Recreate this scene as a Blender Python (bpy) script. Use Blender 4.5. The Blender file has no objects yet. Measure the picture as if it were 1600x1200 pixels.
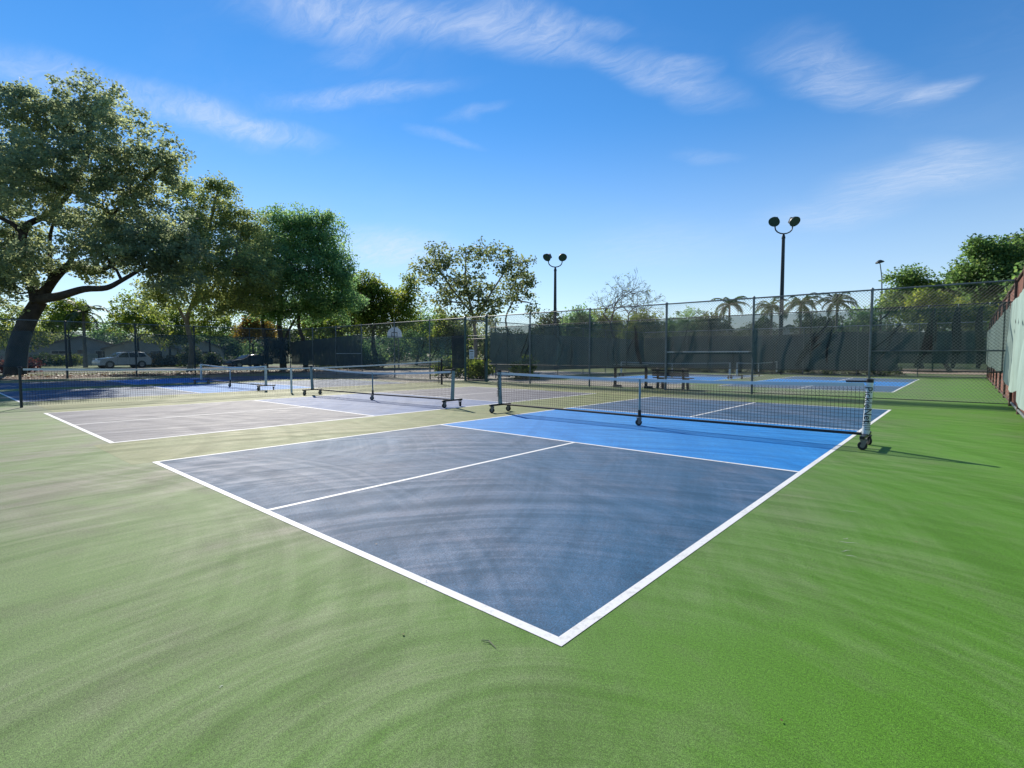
import bpy, math, random
import numpy as np
from mathutils import Vector, Matrix

random.seed(7)
rng = np.random.default_rng(11)
R = math.radians
scene = bpy.context.scene
col = scene.collection
PI = math.pi

# ------------------------------------------------------------------ camera
CAM = Vector((1.3113, -1.835, 1.2927)); YAW = -0.7180; PITCH = -0.0546; FPX = 813.2
cam = bpy.data.cameras.new('camera')
cam.sensor_width = 36.0; cam.lens = FPX / 1600 * 36.0; cam.clip_end = 3000; cam.clip_start = 0.05
cam_ob = bpy.data.objects.new('camera', cam); col.objects.link(cam_ob)
cam_ob.location = CAM; cam_ob.rotation_euler = (PI/2 + PITCH, 0, -YAW)
scene.camera = cam_ob

# ------------------------------------------------------------------ sky and sun
SUN_EL = R(34.0)
SUN_H = Vector((-0.915, 0.403))            # horizontal direction towards the sun
world = bpy.data.worlds.new('World'); scene.world = world; world.use_nodes = True
wt = world.node_tree; wt.nodes.clear()
def wn(t, **k):
    n = wt.nodes.new(t)
    for a, b in k.items(): setattr(n, a, b)
    return n
def wl(a, b): wt.links.new(a, b)
w_out = wn('ShaderNodeOutputWorld'); w_bg = wn('ShaderNodeBackground')
sky = wn('ShaderNodeTexSky', sky_type='NISHITA', sun_disc=False)
sky.sun_elevation = SUN_EL
sky.sun_rotation = math.atan2(SUN_H.x, SUN_H.y)
sky.air_density = 1.0; sky.dust_density = 0.0; sky.ozone_density = 3.0
SKY_STRENGTH = 0.118
w_bg.inputs['Strength'].default_value = SKY_STRENGTH
hsv = wn('ShaderNodeHueSaturation'); hsv.inputs['Saturation'].default_value = 1.30; hsv.inputs['Hue'].default_value = .503
wl(sky.outputs[0], hsv.inputs['Color'])
# thin cirrus: wisps laid on a flat cloud deck
tc = wn('ShaderNodeTexCoord')
sep = wn('ShaderNodeSeparateXYZ'); wl(tc.outputs['Generated'], sep.inputs[0])
def wmath(op, a, b=None, clamp=False):
    m = wn('ShaderNodeMath', operation=op, use_clamp=clamp)
    for i, v in enumerate((a, b)):
        if v is None: continue
        if isinstance(v, (int, float)): m.inputs[i].default_value = v
        else: wl(v, m.inputs[i])
    return m.outputs[0]
zz = wmath('ADD', wmath('MAXIMUM', sep.outputs[2], 0.0), 0.12)
cu = wmath('DIVIDE', sep.outputs[0], zz); cv = wmath('DIVIDE', sep.outputs[1], zz)
deck = wn('ShaderNodeCombineXYZ'); wl(cu, deck.inputs[0]); wl(cv, deck.inputs[1])
warp = wn('ShaderNodeTexNoise'); warp.inputs['Scale'].default_value = 2.2; warp.inputs['Detail'].default_value = 5
wl(deck.outputs[0], warp.inputs['Vector'])
wv = wn('ShaderNodeVectorMath', operation='MULTIPLY_ADD'); wl(warp.outputs['Color'], wv.inputs[0])
wv.inputs[1].default_value = (0.30, 0.30, 0); wl(deck.outputs[0], wv.inputs[2])
deck2 = wn('ShaderNodeVectorMath', operation='SUBTRACT'); wl(wv.outputs[0], deck2.inputs[0]); deck2.inputs[1].default_value = (0.15, 0.15, 0)

def ray_dir(px, py):
    fwd = Vector((math.sin(YAW)*math.cos(PITCH), math.cos(YAW)*math.cos(PITCH), math.sin(PITCH)))
    rt = Vector((math.cos(YAW), -math.sin(YAW), 0)); up = rt.cross(fwd)
    return fwd + rt*((px-800)/FPX) + up*((600-py)/FPX)
def deck_uv(px, py):
    d = ray_dir(px, py).normalized(); z = max(d.z, 0) + 0.12
    return Vector((d.x/z, d.y/z))
# each wisp: two end points of the streak, width, weight
WISPS = [((330,-25),(700,25),.10,.75), ((620,10),(960,95),.085,.8), ((900,75),(1170,165),.07,.6), ((880,30),(1010,50),.03,.45),
         ((-60,90),(230,145),.10,.6), ((180,135),(420,225),.10,.75), ((330,200),(520,225),.06,.5), ((420,175),(740,138),.05,.55), ((500,90),(600,70),.05,.25),
         ((700,195),(800,170),.03,.3), ((640,205),(740,222),.03,.35), ((1190,80),(1430,165),.09,.65), ((1400,160),(1510,115),.05,.6),
         ((1300,290),(1600,265),.20,.8), ((1430,215),(1520,250),.06,.35), ((1180,340),(1420,330),.2,.5), ((500,385),(720,400),.3,.9), ((1040,95),(1130,105),.03,.3),
         ((1060,245),(1150,255),.05,.25), ((860,400),(1200,380),.4,.22)]
total = None
for (a, b, w, k) in WISPS:
    A, B = deck_uv(*a), deck_uv(*b); c = (A+B)/2; L = (B-A).length/2 * 1.15; th = math.atan2((B-A).y, (B-A).x)
    mp = wn('ShaderNodeMapping', vector_type='TEXTURE')
    mp.inputs['Location'].default_value = (c.x, c.y, 0); mp.inputs['Rotation'].default_value = (0, 0, th); mp.inputs['Scale'].default_value = (L*1.15, w*1.6, 1)
    wl(deck2.outputs[0], mp.inputs['Vector'])
    ln = wn('ShaderNodeVectorMath', operation='LENGTH'); wl(mp.outputs[0], ln.inputs[0])
    mr = wn('ShaderNodeMapRange', interpolation_type='SMOOTHSTEP'); wl(ln.outputs['Value'], mr.inputs['Value'])
    mr.inputs['From Min'].default_value = 1.0; mr.inputs['From Max'].default_value = 0.1
    mr.inputs['To Min'].default_value = 0; mr.inputs['To Max'].default_value = k
    total = mr.outputs[0] if total is None else wmath('ADD', total, mr.outputs[0])
stretch = wn('ShaderNodeMapping'); stretch.inputs['Rotation'].default_value = (0, 0, -math.atan2((deck_uv(960,95)-deck_uv(620,10)).y, (deck_uv(960,95)-deck_uv(620,10)).x)); stretch.inputs['Scale'].default_value = (2.4, 7.5, 1)
wl(deck2.outputs[0], stretch.inputs['Vector'])
fib = wn('ShaderNodeTexNoise'); fib.inputs['Scale'].default_value = 2.4; fib.inputs['Detail'].default_value = 9; fib.inputs['Roughness'].default_value = .74; fib.inputs['Distortion'].default_value = 1.1
wl(stretch.outputs[0], fib.inputs['Vector'])
fm = wn('ShaderNodeMapRange'); wl(fib.outputs['Fac'], fm.inputs['Value']); fm.inputs['From Min'].default_value = .30; fm.inputs['From Max'].default_value = .72; fm.inputs['To Min'].default_value = .22
veil = wn('ShaderNodeTexNoise'); veil.inputs['Scale'].default_value = .9; veil.inputs['Detail'].default_value = 6
wl(deck2.outputs[0], veil.inputs['Vector'])
vm = wn('ShaderNodeMapRange'); wl(veil.outputs['Fac'], vm.inputs['Value']); vm.inputs['From Min'].default_value = .5; vm.inputs['From Max'].default_value = .9; vm.inputs['To Max'].default_value = .25
mask = wmath('MULTIPLY', wmath('ADD', total, vm.outputs[0]), fm.outputs[0])
mask = wmath('MULTIPLY', mask, 0.66, clamp=True)
cmix = wn('ShaderNodeMix', data_type='RGBA'); wl(mask, cmix.inputs[0]); wl(hsv.outputs[0], cmix.inputs[6])
cmix.inputs[7].default_value = (5.6, 6.1, 7.0, 1)
hz = wn('ShaderNodeMapRange', interpolation_type='SMOOTHSTEP'); wl(sep.outputs[2], hz.inputs['Value'])      # pale haze low over the horizon, all the way round
hz.inputs['From Min'].default_value = .42; hz.inputs['From Max'].default_value = 0.0; hz.inputs['To Min'].default_value = 0; hz.inputs['To Max'].default_value = .55
hmix = wn('ShaderNodeMix', data_type='RGBA'); wl(hz.outputs[0], hmix.inputs[0]); wl(cmix.outputs[2], hmix.inputs[6]); hmix.inputs[7].default_value = (4.6, 5.5, 6.6, 1)
wl(hmix.outputs[2], w_bg.inputs['Color']); wl(w_bg.outputs[0], w_out.inputs['Surface'])

sun = bpy.data.lights.new('sun', 'SUN'); sun.energy = 5.0; sun.angle = R(0.53); sun.color = (1.0, 0.93, 0.82)
sun_ob = bpy.data.objects.new('sun', sun); col.objects.link(sun_ob)
sd = Vector((SUN_H.x*math.cos(SUN_EL), SUN_H.y*math.cos(SUN_EL), math.sin(SUN_EL)))
sun_ob.rotation_euler = sd.to_track_quat('Z', 'Y').to_euler(); sun_ob.location = sd*60

vs = scene.view_settings
vs.view_transform = 'Standard'; vs.look = 'None'; vs.gamma = 1; vs.use_curve_mapping = False
vs.exposure = 0.32
scene.cycles.max_bounces = 8; scene.cycles.transparent_max_bounces = 24
scene.cycles.diffuse_bounces = 5; scene.cycles.glossy_bounces = 2; scene.cycles.transmission_bounces = 6
scene.cycles.use_denoising = True; scene.cycles.sample_clamp_indirect = 8

# ------------------------------------------------------------------ helpers
def at(px, py, d):
    """world point seen at photo pixel (px,py) at depth d along the view axis"""
    r = ray_dir(px, py)
    f = Vector((math.sin(YAW), math.cos(YAW), 0))
    return CAM + r*(d/(r.dot(f)))
def ground_at(px, d):
    p = at(px, 555.5, d); return Vector((p.x, p.y, 0))

class MB:
    def __init__(s): s.v = []; s.f = []
    def add(s, verts, faces):
        o = len(s.v); s.v.extend([tuple(v) for v in verts]); s.f.extend([tuple(i+o for i in f) for f in faces]); return s
    def box(s, c, size, rot=None):
        hx, hy, hz = size[0]/2, size[1]/2, size[2]/2
        vs_ = [Vector((x, y, z)) for x in (-hx, hx) for y in (-hy, hy) for z in (-hz, hz)]
        if rot is not None: vs_ = [rot @ v for v in vs_]
        c = Vector(c)
        return s.add([v+c for v in vs_], [(0,1,3,2),(4,6,7,5),(0,4,5,1),(2,3,7,6),(0,2,6,4),(1,5,7,3)])
    def span(s, x0, x1, y0, y1, z0, z1):
        return s.box(((x0+x1)/2, (y0+y1)/2, (z0+z1)/2), (x1-x0, y1-y0, z1-z0))
    def tube(s, pts, rad, n=8, caps=True):
        pts = [Vector(p) for p in pts]; k = len(pts)
        rad = [rad]*k if isinstance(rad, (int, float)) else rad
        vs_ = []; up = None
        for i, p in enumerate(pts):
            t = (pts[min(i+1, k-1)] - pts[max(i-1, 0)])
            if t.length < 1e-9: t = Vector((0,0,1))
            t.normalize()
            if up is None:
                up = Vector((1,0,0)) if abs(t.x) < .8 else Vector((0,1,0))
            a = (up - t*up.dot(t)).normalized(); b = t.cross(a); up = a
            for j in range(n):
                w = 2*PI*j/n + PI/n
                vs_.append(p + (a*math.cos(w) + b*math.sin(w))*rad[i])
        fs = [(i*n+j, i*n+(j+1)%n, (i+1)*n+(j+1)%n, (i+1)*n+j) for i in range(k-1) for j in range(n)]
        if caps: fs += [tuple(range(n-1, -1, -1)), tuple((k-1)*n+j for j in range(n))]
        return s.add(vs_, fs)
    def disc(s, c, axis, r, t, n=16):
        axis = Vector(axis).normalized(); return s.tube([Vector(c)-axis*t/2, Vector(c)+axis*t/2], r, n)
    def prism(s, poly, axis, a0, a1):
        """poly: 2-D outline; axis 'x','y','z' = extrusion axis"""
        n = len(poly)
        def P(u, v, w): return {'x': (w, u, v), 'y': (u, w, v), 'z': (u, v, w)}[axis]
        vs_ = [P(u, v, a0) for u, v in poly] + [P(u, v, a1) for u, v in poly]
        return s.add(vs_, [tuple(range(n-1, -1, -1)), tuple(range(n, 2*n))] + [(i, (i+1)%n, n+(i+1)%n, n+i) for i in range(n)])
    def mesh(s, name):
        m = bpy.data.meshes.new(name); m.from_pydata(s.v, [], s.f); m.update()
        return m
    def build(s, name, mat, parent=None, smooth=False, bevel=0, kind=None):
        m = s.mesh(name)
        o = link(name, m, mat, parent)
        if smooth:
            m.polygons.foreach_set('use_smooth', [True]*len(m.polygons))
            try: m.set_sharp_from_angle(angle=R(40))
            except Exception: pass
        if bevel:
            b = o.modifiers.new('bevel', 'BEVEL'); b.width = bevel; b.segments = 2; b.limit_method = 'ANGLE'
        if kind: o['kind'] = kind
        return o
def link(name, m, mat, parent=None):
    o = bpy.data.objects.new(name, m); col.objects.link(o)
    if mat is not None and not m.materials: m.materials.append(mat)
    if parent is not None: o.parent = parent
    return o
def empty(name, loc=(0,0,0), rz=0):
    o = bpy.data.objects.new(name, None); col.objects.link(o); o.empty_display_size = .2
    o.location = loc; o.rotation_euler = (0, 0, rz); return o
def tag(o, label, cat, group=None):
    o['label'] = label; o['category'] = cat
    if group: o['group'] = group
    return o
def struct(o): o['kind'] = 'structure'; return o
def copy_tree(o, parent=None):
    c = o.copy(); col.objects.link(c)
    if parent is not None: c.parent = parent
    for ch in o.children: copy_tree(ch, c)
    return c
def np_mesh(name, verts, quads, attr=None):
    m = bpy.data.meshes.new(name); nv = len(verts); nf = len(quads); k = quads.shape[1]
    m.vertices.add(nv); m.vertices.foreach_set('co', verts.astype(np.float32).ravel())
    m.loops.add(nf*k); m.loops.foreach_set('vertex_index', quads.astype(np.int32).ravel())
    m.polygons.add(nf); m.polygons.foreach_set('loop_start', np.arange(0, nf*k, k, dtype=np.int32))
    m.update(calc_edges=True)
    if attr is not None:
        a = m.attributes.new('tint', 'FLOAT', 'FACE'); a.data.foreach_set('value', attr.astype(np.float32))
    return m

# ------------------------------------------------------------------ materials
def material(name):
    m = bpy.data.materials.new(name); m.use_nodes = True; nt = m.node_tree
    return m, nt, nt.nodes['Principled BSDF']
def node(nt, t, **k):
    n = nt.nodes.new(t)
    for a, b in k.items(): setattr(n, a, b)
    return n
def plain(name, c, rough=.5, metal=0, var=.12, scale=6, bump=0, spec=.5):
    m, nt, b = material(name)
    tcn = node(nt, 'ShaderNodeTexCoord'); nz = node(nt, 'ShaderNodeTexNoise'); nz.inputs['Scale'].default_value = scale; nz.inputs['Detail'].default_value = 6
    nt.links.new(tcn.outputs['Object'], nz.inputs['Vector'])
    rp = node(nt, 'ShaderNodeValToRGB'); rp.color_ramp.elements[0].position = .3; rp.color_ramp.elements[1].position = .7
    rp.color_ramp.elements[0].color = (*[x*(1-var) for x in c], 1); rp.color_ramp.elements[1].color = (*[min(1, x*(1+var)) for x in c], 1)
    nt.links.new(nz.outputs['Fac'], rp.inputs[0]); nt.links.new(rp.outputs[0], b.inputs['Base Color'])
    b.inputs['Roughness'].default_value = rough; b.inputs['Metallic'].default_value = metal; b.inputs['Specular IOR Level'].default_value = spec
    if bump:
        bp = node(nt, 'ShaderNodeBump'); bp.inputs['Strength'].default_value = bump; bp.inputs['Distance'].default_value = .02
        nt.links.new(nz.outputs['Fac'], bp.inputs['Height']); nt.links.new(bp.outputs[0], b.inputs['Normal'])
    return m

def court_paint(name, c, dust_glare, rough=.5, dustamt=.5, spec=.5, glare_wear=0.0, arc=.15):
    """textured acrylic court paint: squeegee arcs, dusty blotches, fine sand grain"""
    m, nt, b = material(name); L = nt.links.new
    geo = node(nt, 'ShaderNodeNewGeometry'); pos = geo.outputs['Position']
    def noise(scale, detail=5, rough_=.55, vec=None, dist=0):
        n = node(nt, 'ShaderNodeTexNoise'); n.inputs['Scale'].default_value = scale; n.inputs['Detail'].default_value = detail
        n.inputs['Roughness'].default_value = rough_; n.inputs['Distortion'].default_value = dist; L(vec or pos, n.inputs['Vector']); return n
    def rng_(v, a, b_, c0, c1):
        r = node(nt, 'ShaderNodeMapRange'); L(v, r.inputs[0])
        for i, x in zip((1,2,3,4), (a, b_, c0, c1)): r.inputs[i].default_value = x
        return r.outputs[0]
    def mth(op, a, b_=None):
        n = node(nt, 'ShaderNodeMath', operation=op)
        for i, v in enumerate((a, b_)):
            if v is None: continue
            if isinstance(v, (int, float)): n.inputs[i].default_value = v
            else: L(v, n.inputs[i])
        return n.outputs[0]
    # arcs left by the squeegee: rings round the places the worker stood
    arcs = None
    for i, (cx, cy, sc, wgt) in enumerate([(.75,-.9,1.15,1.0), (.6,-1.2,3.6,.45), (-4.0,-4.5,1.6,.55), (-9.0,-3.0,.9,.6), (-20,-4,.6,.6)]):
        wp = noise(.5, 3, .5); sc_ = node(nt, 'ShaderNodeVectorMath', operation='MULTIPLY_ADD'); L(wp.outputs['Color'], sc_.inputs[0]); sc_.inputs[1].default_value = (.34,.34,0)
        mp = node(nt, 'ShaderNodeMapping'); mp.inputs['Location'].default_value = (-cx-.17, -cy-.17, 0); L(pos, mp.inputs['Vector']); L(mp.outputs[0], sc_.inputs[2])
        ln = node(nt, 'ShaderNodeVectorMath', operation='LENGTH'); L(sc_.outputs[0], ln.inputs[0])
        # sweeps of uneven width: 1-D noise of the radius
        rn = node(nt, 'ShaderNodeTexNoise', noise_dimensions='1D'); rn.inputs['Scale'].default_value = 3.6*sc; rn.inputs['Detail'].default_value = 6; rn.inputs['Roughness'].default_value = .66
        off = mth('ADD', ln.outputs['Value'], i*31.7); L(off, rn.inputs['W'])
        po = node(nt, 'ShaderNodeVectorMath', operation='ADD'); L(pos, po.inputs[0]); po.inputs[1].default_value = (i*17.3, i*9.1, 0)
        patch = noise(.5, 3, .55, vec=po.outputs[0])
        msk = rng_(patch.outputs['Fac'], .40, .58, .12, 1)
        v = mth('MULTIPLY', mth('MULTIPLY', rng_(rn.outputs['Fac'], .36, .64, -1, 1), msk), wgt)
        arcs = v if arcs is None else mth('ADD', arcs, v)
    arcs = mth('MAXIMUM', mth('MINIMUM', arcs, 1.2), -1.2)
    blot = noise(.45, 8, .62, dist=.3); blot2 = noise(2.3, 8, .68, dist=.2); grain = noise(240, 2, .7); grain2 = noise(85, 3, .6)
    # colour
    mx = node(nt, 'ShaderNodeMix', data_type='RGBA')
    mx.inputs[6].default_value = (*c, 1); mx.inputs[7].default_value = (*dust_glare, 1)
    f = mth('ADD', rng_(blot.outputs['Fac'], .42, .72, 0, dustamt), mth('MULTIPLY', rng_(blot2.outputs['Fac'], .50, .64, 0, 1), dustamt*.40))
    sx = node(nt, 'ShaderNodeSeparateXYZ'); L(pos, sx.inputs[0])
    f = mth('ADD', f, mth('MULTIPLY', rng_(sx.outputs[0], 1.2, -3.2, 0, 1), mth('MULTIPLY', rng_(blot.outputs['Fac'], .3, .6, .5, 1.1), glare_wear)))   # sun glare, with some wear, put into the colour towards the left courts
    f = mth('ADD', f, mth('MULTIPLY', arcs, arc*.7))
    f = mth('MAXIMUM', mth('MINIMUM', f, .9), 0); L(f, mx.inputs[0])
    gmul = rng_(grain.outputs['Fac'], .36, .64, .50, 1.50); g2 = rng_(grain2.outputs['Fac'], .34, .66, .76, 1.24)
    am = mth('ADD', mth('MULTIPLY', arcs, arc), 1.0)
    tot = mth('MULTIPLY', mth('MULTIPLY', gmul, g2), am)
    vm_ = node(nt, 'ShaderNodeVectorMath', operation='SCALE'); L(mx.outputs[2], vm_.inputs[0]); L(tot, vm_.inputs['Scale'])
    L(vm_.outputs[0], b.inputs['Base Color'])
    rr = mth('ADD', rough, mth('MULTIPLY', arcs, -.03)); rr = mth('ADD', rr, rng_(blot2.outputs['Fac'], .3, .7, -.04, .04)); L(rr, b.inputs['Roughness'])
    b.inputs['Specular IOR Level'].default_value = spec
    bp = node(nt, 'ShaderNodeBump'); bp.inputs['Strength'].default_value = .5; bp.inputs['Distance'].default_value = .006
    hh = mth('ADD', mth('MULTIPLY', grain.outputs['Fac'], .45), mth('MULTIPLY', grain2.outputs['Fac'], .4)); hh = mth('ADD', hh, mth('MULTIPLY', arcs, .06))
    L(hh, bp.inputs['Height']); L(bp.outputs[0], b.inputs['Normal'])
    return m

def leaf_material(name, dark, mid, light, trans=.42, rough=.55):
    m, nt, b = material(name); L = nt.links.new
    a = node(nt, 'ShaderNodeAttribute', attribute_name='tint')
    rp = node(nt, 'ShaderNodeValToRGB'); e = rp.color_ramp.elements
    e[0].position = 0; e[0].color = (*dark, 1); e[1].position = 1; e[1].color = (*light, 1)
    n = e.new(.55); n.color = (*mid, 1)
    L(a.outputs['Fac'], rp.inputs[0]); L(rp.outputs[0], b.inputs['Base Color'])
    b.inputs['Roughness'].default_value = rough; b.inputs['Specular IOR Level'].default_value = .25
    tr = node(nt, 'ShaderNodeBsdfTranslucent'); hv = node(nt, 'ShaderNodeHueSaturation'); hv.inputs['Hue'].default_value = .492; hv.inputs['Saturation'].default_value = 1.1; hv.inputs['Value'].default_value = 2.6
    L(rp.outputs[0], hv.inputs['Color']); L(hv.outputs[0], tr.inputs['Color'])
    ms = node(nt, 'ShaderNodeMixShader'); ms.inputs[0].default_value = trans
    L(b.outputs[0], ms.inputs[1]); L(tr.outputs[0], ms.inputs[2]); L(ms.outputs[0], nt.nodes['Material Output'].inputs['Surface'])
    return m

def screen_material(name, c, cover, trans=.15):
    """woven privacy cloth: open weave lets part of the view and the light through"""
    m, nt, b = material(name); L = nt.links.new
    geo = node(nt, 'ShaderNodeNewGeometry')
    nz = node(nt, 'ShaderNodeTexNoise'); nz.inputs['Scale'].default_value = 1.3; nz.inputs['Detail'].default_value = 7; nz.inputs['Roughness'].default_value = .65
    st = node(nt, 'ShaderNodeMapping'); st.inputs['Scale'].default_value = (3, 3, .6); L(geo.outputs['Position'], st.inputs['Vector']); L(st.outputs[0], nz.inputs['Vector'])
    rp = node(nt, 'ShaderNodeValToRGB'); rp.color_ramp.elements[0].position = .3; rp.color_ramp.elements[1].position = .72
    rp.color_ramp.elements[0].color = (*[x*.75 for x in c], 1); rp.color_ramp.elements[1].color = (*[min(1, x*1.25) for x in c], 1)
    L(nz.outputs['Fac'], rp.inputs[0]); L(rp.outputs[0], b.inputs['Base Color']); b.inputs['Roughness'].default_value = .8
    tr = node(nt, 'ShaderNodeBsdfTranslucent'); L(rp.outputs[0], tr.inputs['Color'])
    ms0 = node(nt, 'ShaderNodeMixShader'); ms0.inputs[0].default_value = trans; L(b.outputs[0], ms0.inputs[1]); L(tr.outputs[0], ms0.inputs[2])
    tp = node(nt, 'ShaderNodeBsdfTransparent'); ms = node(nt, 'ShaderNodeMixShader'); ms.inputs[0].default_value = cover
    L(tp.outputs[0], ms.inputs[1]); L(ms0.outputs[0], ms.inputs[2]); L(ms.outputs[0], nt.nodes['Material Output'].inputs['Surface'])
    return m

def ground_material(name, c1, c2, c3, scale=.4, fine=14):
    m, nt, b = material(name); L = nt.links.new
    geo = node(nt, 'ShaderNodeNewGeometry')
    n1 = node(nt, 'ShaderNodeTexNoise'); n1.inputs['Scale'].default_value = scale; n1.inputs['Detail'].default_value = 8; L(geo.outputs['Position'], n1.inputs['Vector'])
    n2 = node(nt, 'ShaderNodeTexNoise'); n2.inputs['Scale'].default_value = fine; n2.inputs['Detail'].default_value = 6; n2.inputs['Roughness'].default_value = .7; L(geo.outputs['Position'], n2.inputs['Vector'])
    rp = node(nt, 'ShaderNodeValToRGB'); e = rp.color_ramp.elements
    e[0].position = .32; e[0].color = (*c1, 1); e[1].position = .7; e[1].color = (*c3, 1); k = e.new(.5); k.color = (*c2, 1)
    ad = node(nt, 'ShaderNodeMix', data_type='FLOAT'); ad.inputs[0].default_value = .45; L(n1.outputs['Fac'], ad.inputs[2]); L(n2.outputs['Fac'], ad.inputs[3])
    L(ad.outputs[0], rp.inputs[0]); L(rp.outputs[0], b.inputs['Base Color']); b.inputs['Roughness'].default_value = .9
    bp = node(nt, 'ShaderNodeBump'); bp.inputs['Strength'].default_value = .8; bp.inputs['Distance'].default_value = .05; L(n2.outputs['Fac'], bp.inputs['Height']); L(bp.outputs[0], b.inputs['Normal'])
    return m

GREEN = (0.080, 0.212, 0.012); DUST = (0.27, 0.26, 0.20)
M = {}
M['court_green'] = court_paint('court_green', GREEN, (0.172, 0.158, 0.116), rough=.74, dustamt=.32, spec=.26, glare_wear=.56, arc=.15)
M['court_blue'] = court_paint('court_blue', (0.020, 0.102, 0.200), (0.124, 0.132, 0.168), rough=.74, dustamt=.34, spec=.26, glare_wear=.28, arc=.24)
M['kitchen_blue'] = court_paint('kitchen_blue', (0.006, 0.19, 0.52), (0.06, 0.25, 0.47), rough=.74, dustamt=.35, spec=.26)
M['faded_glare_blue'] = court_paint('faded_glare_blue', (0.12, 0.122, 0.145), (0.25, 0.24, 0.235), rough=.74, dustamt=.55, spec=.26)  # faded paint plus sun glare put into the colour; kitchen likewise
M['faded_glare_kitchen'] = court_paint('faded_glare_kitchen', (0.07, 0.13, 0.27), (0.22, 0.23, 0.27), rough=.74, dustamt=.5, spec=.26)
M['faded_glare_olive'] = court_paint('faded_glare_olive', (0.15, 0.18, 0.06), (0.27, 0.25, 0.13), rough=.74, dustamt=.6, spec=.26)  # faded green with warm sun glare painted into the tone
M['bleached'] = court_paint('bleached', (0.26, 0.235, 0.17), (0.36, 0.32, 0.25), rough=.78, dustamt=.6, spec=.3)
M['line_white'], _nt, _b = material('line_white')
_g = node(_nt, 'ShaderNodeNewGeometry'); _n1 = node(_nt, 'ShaderNodeTexNoise'); _n1.inputs['Scale'].default_value = 26; _n1.inputs['Detail'].default_value = 8; _n1.inputs['Roughness'].default_value = .72
_n2 = node(_nt, 'ShaderNodeTexNoise'); _n2.inputs['Scale'].default_value = 1.6; _n2.inputs['Detail'].default_value = 4
for _n in (_n1, _n2): _nt.links.new(_g.outputs['Position'], _n.inputs['Vector'])
_mx = node(_nt, 'ShaderNodeMix', data_type='FLOAT'); _mx.inputs[0].default_value = .35; _nt.links.new(_n1.outputs['Fac'], _mx.inputs[2]); _nt.links.new(_n2.outputs['Fac'], _mx.inputs[3])
_rp = node(_nt, 'ShaderNodeValToRGB'); _e = _rp.color_ramp.elements; _e[0].position = .34; _e[0].color = (.50,.50,.47,1); _e[1].position = .50; _e[1].color = (.74,.74,.72,1)
_nt.links.new(_mx.outputs[0], _rp.inputs[0]); _nt.links.new(_rp.outputs[0], _b.inputs['Base Color']); _b.inputs['Roughness'].default_value = .7
M['line_faint'] = plain('line_faint', (.30, .31, .26), .6, var=.3, scale=3)
M['grass'] = ground_material('grass', (.035,.075,.012), (.075,.125,.022), (.14,.17,.045))
M['mulch'] = ground_material('mulch', (.045,.028,.016), (.10,.062,.035), (.20,.14,.085), .9, 9)
M['asphalt'] = ground_material('asphalt', (.06,.06,.058), (.085,.083,.08), (.13,.125,.12), .3, 30)
M['concrete'] = ground_material('concrete', (.28,.26,.22), (.36,.335,.29), (.45,.42,.37), .5, 20)
M['tan_paving'] = ground_material('tan_paving', (.26,.19,.13), (.34,.26,.19), (.42,.33,.25), .3, 12)
M['galv'] = plain('galvanised_steel', (.17,.19,.19), .5, .5, var=.25, scale=9)
M['green_steel'] = plain('green_painted_steel', (.028,.075,.066), .45, 0, var=.25, scale=9)
M['dark_steel'] = plain('dark_painted_steel', (.022,.032,.036), .5, .2, var=.3, scale=9)
M['rust_steel'] = plain('rusty_steel', (.11,.055,.04), .75, .1, var=.4, scale=7)
M['wire'] = plain('fence_wire', (.10,.115,.11), .5, .4, var=.2, scale=3)
M['dark_wire'] = plain('dark_fence_wire', (.03,.04,.04), .5, .2, var=.2, scale=3)
M['rust_wire'] = plain('rusty_fence_wire', (.20,.075,.045), .75, 0, var=.4, scale=3)
M['black_metal'] = plain('black_metal', (.014,.015,.017), .42, .3, var=.3, scale=10)
M['rubber'] = plain('rubber', (.018,.018,.018), .75, var=.2, scale=20)
M['caster_grey'] = plain('caster_grey', (.16,.15,.14), .5, var=.2, scale=20)
M['cord'] = plain('net_cord', (.018,.02,.026), .8, var=.2, scale=8)
M['tape'] = plain('net_tape', (.58,.61,.62), .7, var=.08, scale=4)
M['sleeve'] = plain('white_sleeve', (.60,.64,.63), .6, var=.15, scale=7)
M['sleeve_green'] = plain('grey_green_sleeve', (.20,.27,.27), .6, var=.2, scale=7)
M['scuff'] = plain('scuff', (.34,.40,.28), .8, var=.2)
M['ink'] = plain('ink', (.012,.012,.014), .6, var=.1)
M['screen_main'] = screen_material('screen_main', (.082,.130,.116), .62, .05)
M['screen_far'] = screen_material('screen_far', (.070,.092,.094), .92, .04)
M['screen_left'] = screen_material('screen_left', (.055,.08,.085), .55)
M['screen_gate'] = screen_material('screen_gate', (.022,.036,.04), .96, .03)
M['screen_side'] = screen_material('screen_side', (.34,.46,.41), .97, .2)  # paler than the main screen: faded, and its sunlit side put into the colour
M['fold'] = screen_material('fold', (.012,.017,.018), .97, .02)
M['bark'] = plain('bark', (.040,.031,.024), .9, var=.5, scale=2.5, bump=.8)
M['bark_pale'] = plain('bark_pale', (.22,.19,.155), .9, var=.35, scale=2.5, bump=.6)
M['wood_dark'] = plain('dark_bench_plastic', (.02,.021,.024), .55, var=.25, scale=8)

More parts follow.
